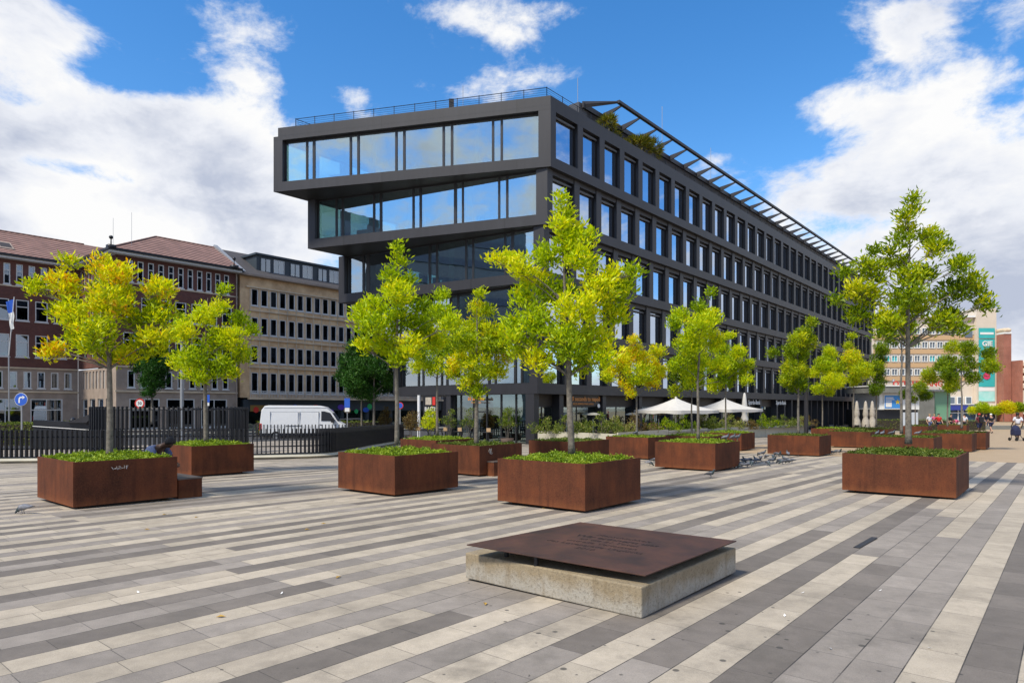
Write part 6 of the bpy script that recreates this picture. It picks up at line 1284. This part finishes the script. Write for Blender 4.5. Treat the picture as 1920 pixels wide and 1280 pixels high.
# ------------------------------------------------------------------ people
def skin_mesh(name, verts, edges, rad, m_, parent, sub=1, root_i=0):
    me = bpy.data.meshes.new(name); me.from_pydata(verts, edges, []); o = bpy.data.objects.new(name, me); COL.objects.link(o)
    s = o.modifiers.new('skin', 'SKIN'); s.use_smooth_shade = True
    for i, r in enumerate(rad): me.skin_vertices[0].data[i].radius = r if isinstance(r, tuple) else (r, r); 
    me.skin_vertices[0].data[root_i].use_root = True
    sb = o.modifiers.new('sub', 'SUBSURF'); sb.levels = sb.render_levels = sub
    dg = bpy.context.evaluated_depsgraph_get(); m2 = bpy.data.meshes.new_from_object(o.evaluated_get(dg)); bpy.data.objects.remove(o)
    m2.name = name; m2.materials.clear(); m2.polygons.foreach_set('use_smooth', [True]*len(m2.polygons)); return link(m2, name, parent, m_)
def person(px, v, Y, rz, label, shirt, trousers, skin='skin', hair='hair', stride=.16, sc=1.06, pose='walk', long_tr=False, pack=None, cap=None, group='people walking at the far end of the plaza'):
    X = (px-960)/F*Y; z = gz(Y)
    root = empty('person', (X, Y, z), label, 'person', group, rz); root.scale = (sc, sc, sc)
    J = {}
    if pose == 'walk':
        J = dict(pel=(0, 0, .95), sp=(0, .02, 1.15), ch=(0, .03, 1.34), nk=(0, .01, 1.48), hd=(0, -.02, 1.60), tp=(0, -.01, 1.70),
                 hl=(-.10, 0, .90), kl=(-.11, -stride*.7, .50), al=(-.11, -stride, .09), tl=(-.12, -stride-.16, .035), hr=(.10, 0, .90), kr=(.11, stride*.4, .50), ar=(.11, stride*1.4, .12), tr=(.12, stride*1.4-.15, .04),
                 sl=(-.19, .02, 1.40), el=(-.25, .06+stride*.4, 1.12), wl=(-.25, -.06+stride*.4, .90), sr=(.19, .02, 1.40), er=(.25, .06-stride*.4, 1.12), wr=(.25, -.12-stride*.4, .90))
    elif pose == 'sit':
        J = dict(pel=(0, 0, .46), sp=(0, -.08, .64), ch=(0, -.22, .78), nk=(0, -.34, .86), hd=(0, -.46, .90), tp=(0, -.55, .93),
                 hl=(-.10, -.02, .46), kl=(-.13, -.46, .48), al=(-.12, -.44, .09), tl=(-.12, -.60, .035), hr=(.10, -.02, .46), kr=(.13, -.46, .48), ar=(.12, -.42, .09), tr=(.12, -.58, .035),
                 sl=(-.19, -.26, .82), el=(-.24, -.38, .58), wl=(-.12, -.54, .52), sr=(.19, -.26, .82), er=(.24, -.38, .58), wr=(.12, -.54, .52))
    elif pose == 'bend':
        J = dict(pel=(0, .05, .92), sp=(0, -.08, 1.07), ch=(0, -.26, 1.16), nk=(0, -.40, 1.17), hd=(0, -.50, 1.14), tp=(0, -.58, 1.10),
                 hl=(-.10, .04, .88), kl=(-.11, -.04, .50), al=(-.11, .06, .09), tl=(-.11, -.10, .035), hr=(.10, .04, .88), kr=(.11, -.06, .50), ar=(.11, .04, .09), tr=(.11, -.12, .035),
                 sl=(-.18, -.32, 1.12), el=(-.20, -.38, .85), wl=(-.16, -.5, .66), sr=(.18, -.32, 1.12), er=(.20, -.38, .85), wr=(.16, -.5, .66))
    keys = list(J); V = [Vector(J[k]) for k in keys]; ix = {k: i for i, k in enumerate(keys)}
    Rd = dict(pel=(.125, .095), sp=(.115, .085), ch=(.14, .10), nk=.052, hd=(.078, .092), tp=(.06, .07), hl=.085, kl=.055, al=.038, tl=.03, hr=.085, kr=.055, ar=.038, tr=.03, sl=.055, el=.040, wl=.026, sr=.055, er=.040, wr=.026)
    E = [('pel', 'sp'), ('sp', 'ch'), ('ch', 'nk'), ('nk', 'hd'), ('hd', 'tp'), ('pel', 'hl'), ('hl', 'kl'), ('kl', 'al'), ('al', 'tl'), ('pel', 'hr'), ('hr', 'kr'), ('kr', 'ar'), ('ar', 'tr'), ('ch', 'sl'), ('sl', 'el'), ('el', 'wl'), ('ch', 'sr'), ('sr', 'er'), ('er', 'wr')]
    ed = [(ix[a], ix[b_]) for a, b_ in E]; R_ = [Rd[k] for k in keys]
    for sd_, w, e in ((-1, 'wl', 'el'), (1, 'wr', 'er')):      # palms with five fingers
        d = (Vector(J[w])-Vector(J[e])).normalized(); pw = Vector(J[w]); pm = pw+d*.07; V.append(pm); R_.append((.028, .018)); ip = len(V)-1; ed.append((ix[w], ip)); lat = Vector((0, 1, 0)) - d*d.y; lat.normalize()
        for f in range(4):
            l_ = (.062, .075, .070, .055)[f]; b0 = pm+lat*(-.024+.016*f)+d*.03; V.append(b0); R_.append(.009); V.append(b0+d*l_*.6-Vector((sd_*.012, 0, 0))); R_.append(.008); V.append(b0+d*l_-Vector((sd_*.030, 0, 0))); R_.append(.006); n = len(V); ed += [(ip, n-3), (n-3, n-2), (n-2, n-1)]
        V.append(pw+d*.035-lat*.035); R_.append(.010); V.append(pw+d*.075-lat*.050); R_.append(.007); n = len(V); ed += [(ix[w], n-2), (n-2, n-1)]
    fd = (0, -1, 0) if pose == 'walk' else (0, -.5, -.8); hd = Vector(J['hd'])
    V.append(hd+Vector(fd)*.105-Vector((0, 0, .0))); R_.append(.012); ed.append((ix['hd'], len(V)-1))     # nose
    for s_ in (-1, 1): V.append(hd+Vector((s_*.085, .01, 0))); R_.append((.01, .02)); ed.append((ix['hd'], len(V)-1))   # ears
    skin_mesh('body', V, ed, R_, M[skin], root, 1, ix['pel'])
    def part(nm, ks, ee, rr, mt): V2 = [Vector(J[k]) if isinstance(k, str) else Vector(k) for k in ks]; return skin_mesh(nm, V2, ee, rr, mt, root, 1)
    mid = lambda a, b_, t: tuple(Vector(J[a]).lerp(Vector(J[b_]), t))
    part('shirt', [mid('pel', 'sp', .1), 'sp', 'ch', mid('ch', 'nk', .55), 'sl', mid('sl', 'el', .75), 'sr', mid('sr', 'er', .75)], [(0, 1), (1, 2), (2, 3), (2, 4), (4, 5), (2, 6), (6, 7)], [(.15, .12), (.145, .115), (.165, .125), .07, .075, .062, .075, .062], shirt)
    te = 1. if long_tr else .02
    kl, kr = ('al', 'ar') if long_tr else ('kl', 'kr')
    if long_tr: part('trousers', ['pel', 'hl', 'kl', mid('kl', 'al', .85), 'hr', 'kr', mid('kr', 'ar', .85)], [(0, 1), (1, 2), (2, 3), (0, 4), (4, 5), (5, 6)], [(.15, .115), .10, .075, .06, .10, .075, .06], trousers)
    else: part('shorts', ['pel', 'hl', mid('hl', 'kl', .85), 'hr', mid('hr', 'kr', .85)], [(0, 1), (1, 2), (0, 3), (3, 4)], [(.15, .115), .105, .09, .105, .09], trousers)
    for a, t in (('al', 'tl'), ('ar', 'tr')): part('shoe', [mid(a, t, -.25), mid(a, t, .5), t], [(0, 1), (1, 2)], [.05, .045, .038], M['black'] if not long_tr else M['letter'])
    hc = Vector(J['tp'])*.55+Vector(J['hd'])*.45-Vector(fd)*.02
    q = MB(); q.lathe([(0, .095), (.05, .085), (.088, .045), (.10, -.005), (.092, -.04), (.0, -.03)], 14, tuple(hc)); q.build('hat' if cap else 'hair', M[cap] if cap else M[hair], root, True)
    e = MB()
    for s_ in (-1, 1): c = hd+Vector(fd)*.085+Vector((s_*.03, 0, .02)); e.box(c.x-.01, c.x+.01, c.y-.006, c.y+.006, c.z-.006, c.z+.006)
    e.build('eyes', M['black'], root); c = hd+Vector(fd)*.083+Vector((0, 0, -.045)); MB().box(c.x-.022, c.x+.022, c.y-.005, c.y+.005, c.z-.005, c.z+.005).build('mouth', M['red'], root)
    if pack: c = (Vector(J['ch'])+Vector(J['sp']))/2; MB().box(c.x-.15, c.x+.15, c.y+.12, c.y+.30, c.z-.20, c.z+.22).build('backpack', M[pack], root, bevel=.04)
    return root
M['shirtp'] = mat('maroon_cloth', (.14, .02, .035), .9); M['navy'] = mat('navy_cloth', (.015, .02, .06), .9); M['khaki'] = mat('khaki_cloth', (.34, .27, .19), .9); M['wcloth'] = mat('white_cloth', (.62, .63, .68), .9); M['pinkc'] = mat('pink_cloth', (.62, .10, .22), .9); M['bshirt'] = mat('blue_shirt', (.085, .12, .24), .9, var=.3, vscale=20); M['redc'] = mat('red_cloth', (.55, .02, .02), .9)
pi = math.pi
def Yv(v): return EYE*F/(v-VG)
s_man = person(1908, 826, Yv(825), pi-.2, 'man in a white shirt and khaki shorts beside a pushchair at the right edge', M['wcloth'], M['khaki'], 'skin2')
person(1836, 812, 55, pi, 'person in a maroon top with red cap and black backpack behind a planter', M['shirtp'], M['navy'], 'skin2', pack='black', cap='red')
person(1858, 808, 62, pi+.1, 'person in a black tank top and denim shorts with a white cap', M['black'], M['navy'], 'skin', cap='letter', stride=.22)
person(1843, 803, 76, .5, 'person in dark clothes walking beyond the maroon top', M['black'], M['bshirt'], 'skin', long_tr=True)
person(1849, 803, 80, -.6, 'second dark dressed person beyond, beside the white cap', M['navy'], M['bshirt'], 'skin', long_tr=True)
person(1743, 803, 66, .3, 'person in a loose white shirt and blue trousers left of the red shirt', M['wcloth'], M['bshirt'], 'skin', 'hairl', long_tr=True)
person(1751.5, 802, 72, .1, 'person in pink between the white and the red shirts', M['pinkc'], M['wcloth'], 'skin', 'hairl')
person(1760, 807, 61, -.1, 'person in a bright red shirt facing the camera behind the planters', M['redc'], M['navy'], 'skin')
person(1783, 803, 68, .4, 'person in black clothes left of the bending pink figure', M['black'], M['black'], 'skin')
person(1797, 803, 66, -pi/2, 'person in pink bending forward behind the planters', M['pinkc'], M['wcloth'], 'skin', pose='bend')
person(1808, 803, 68, pi, 'person in white and black right of the bending pink figure', M['wcloth'], M['black'], 'skin')
r = person(290, 905, 14.15, pi/2-.15, 'person in a blue shirt sitting bent forward behind the leftmost planter', M['bshirt'], M['navy'], 'skin2', pose='sit', long_tr=True, sc=1.16, group='person resting on the steel seat')
r.location = (-7.92, 14.3, gz(14.3)-.03)
seat_c = Vector((-7.85, 14.3, gz(14.3)))
root = empty('steel_seat', seat_c, 'low rusty steel bench under the seated person behind the leftmost planter', 'seat', 'steel seats beside the planters', math.atan2(U.y, U.x)); MB().box(-.5, .35, -.28, .28, 0, .37).build('box', M['steel'], root, bevel=.004); MB().box(-.51, .36, -.29, .29, .37, .40).build('seat_top', M['steeltop'], root, bevel=.004)
# pushchair
Y = Yv(826); p = Vector(((1903-960)/F*Y, Y-.1, gz(Y))); root = empty('pushchair', p, 'dark folded pushchair at the left hand of the man in white', 'pushchair')
q = MB(); q.box(-.22, .2, -.2, .25, .35, .75); q.build('seat_shell', M['navy'], root, bevel=.06); q = MB(); q.tube([(-.15, .2, .1), (-.12, .25, 1.0), (.12, .25, 1.0), (.15, .2, .1)], .018, 6); q.tube([(-.2, -.35, .1), (-.15, .2, .7)], .018, 6); q.tube([(.2, -.35, .1), (.15, .2, .7)], .018, 6); q.build('frame', M['black'], root)
for x in (-.24, .24):
    for y in (-.35, .25): w = MB(); w.tube([(x-.02, y, .11), (x+.02, y, .11)], .11, 14); w.build('wheel', M['tyre'], root)
q = MB(); q.lathe([(.0, .28), (.14, .24), (.22, .12), (.24, 0)], 14, (-.0, .05, .74)); q.build('hood', M['navy'], root, True)
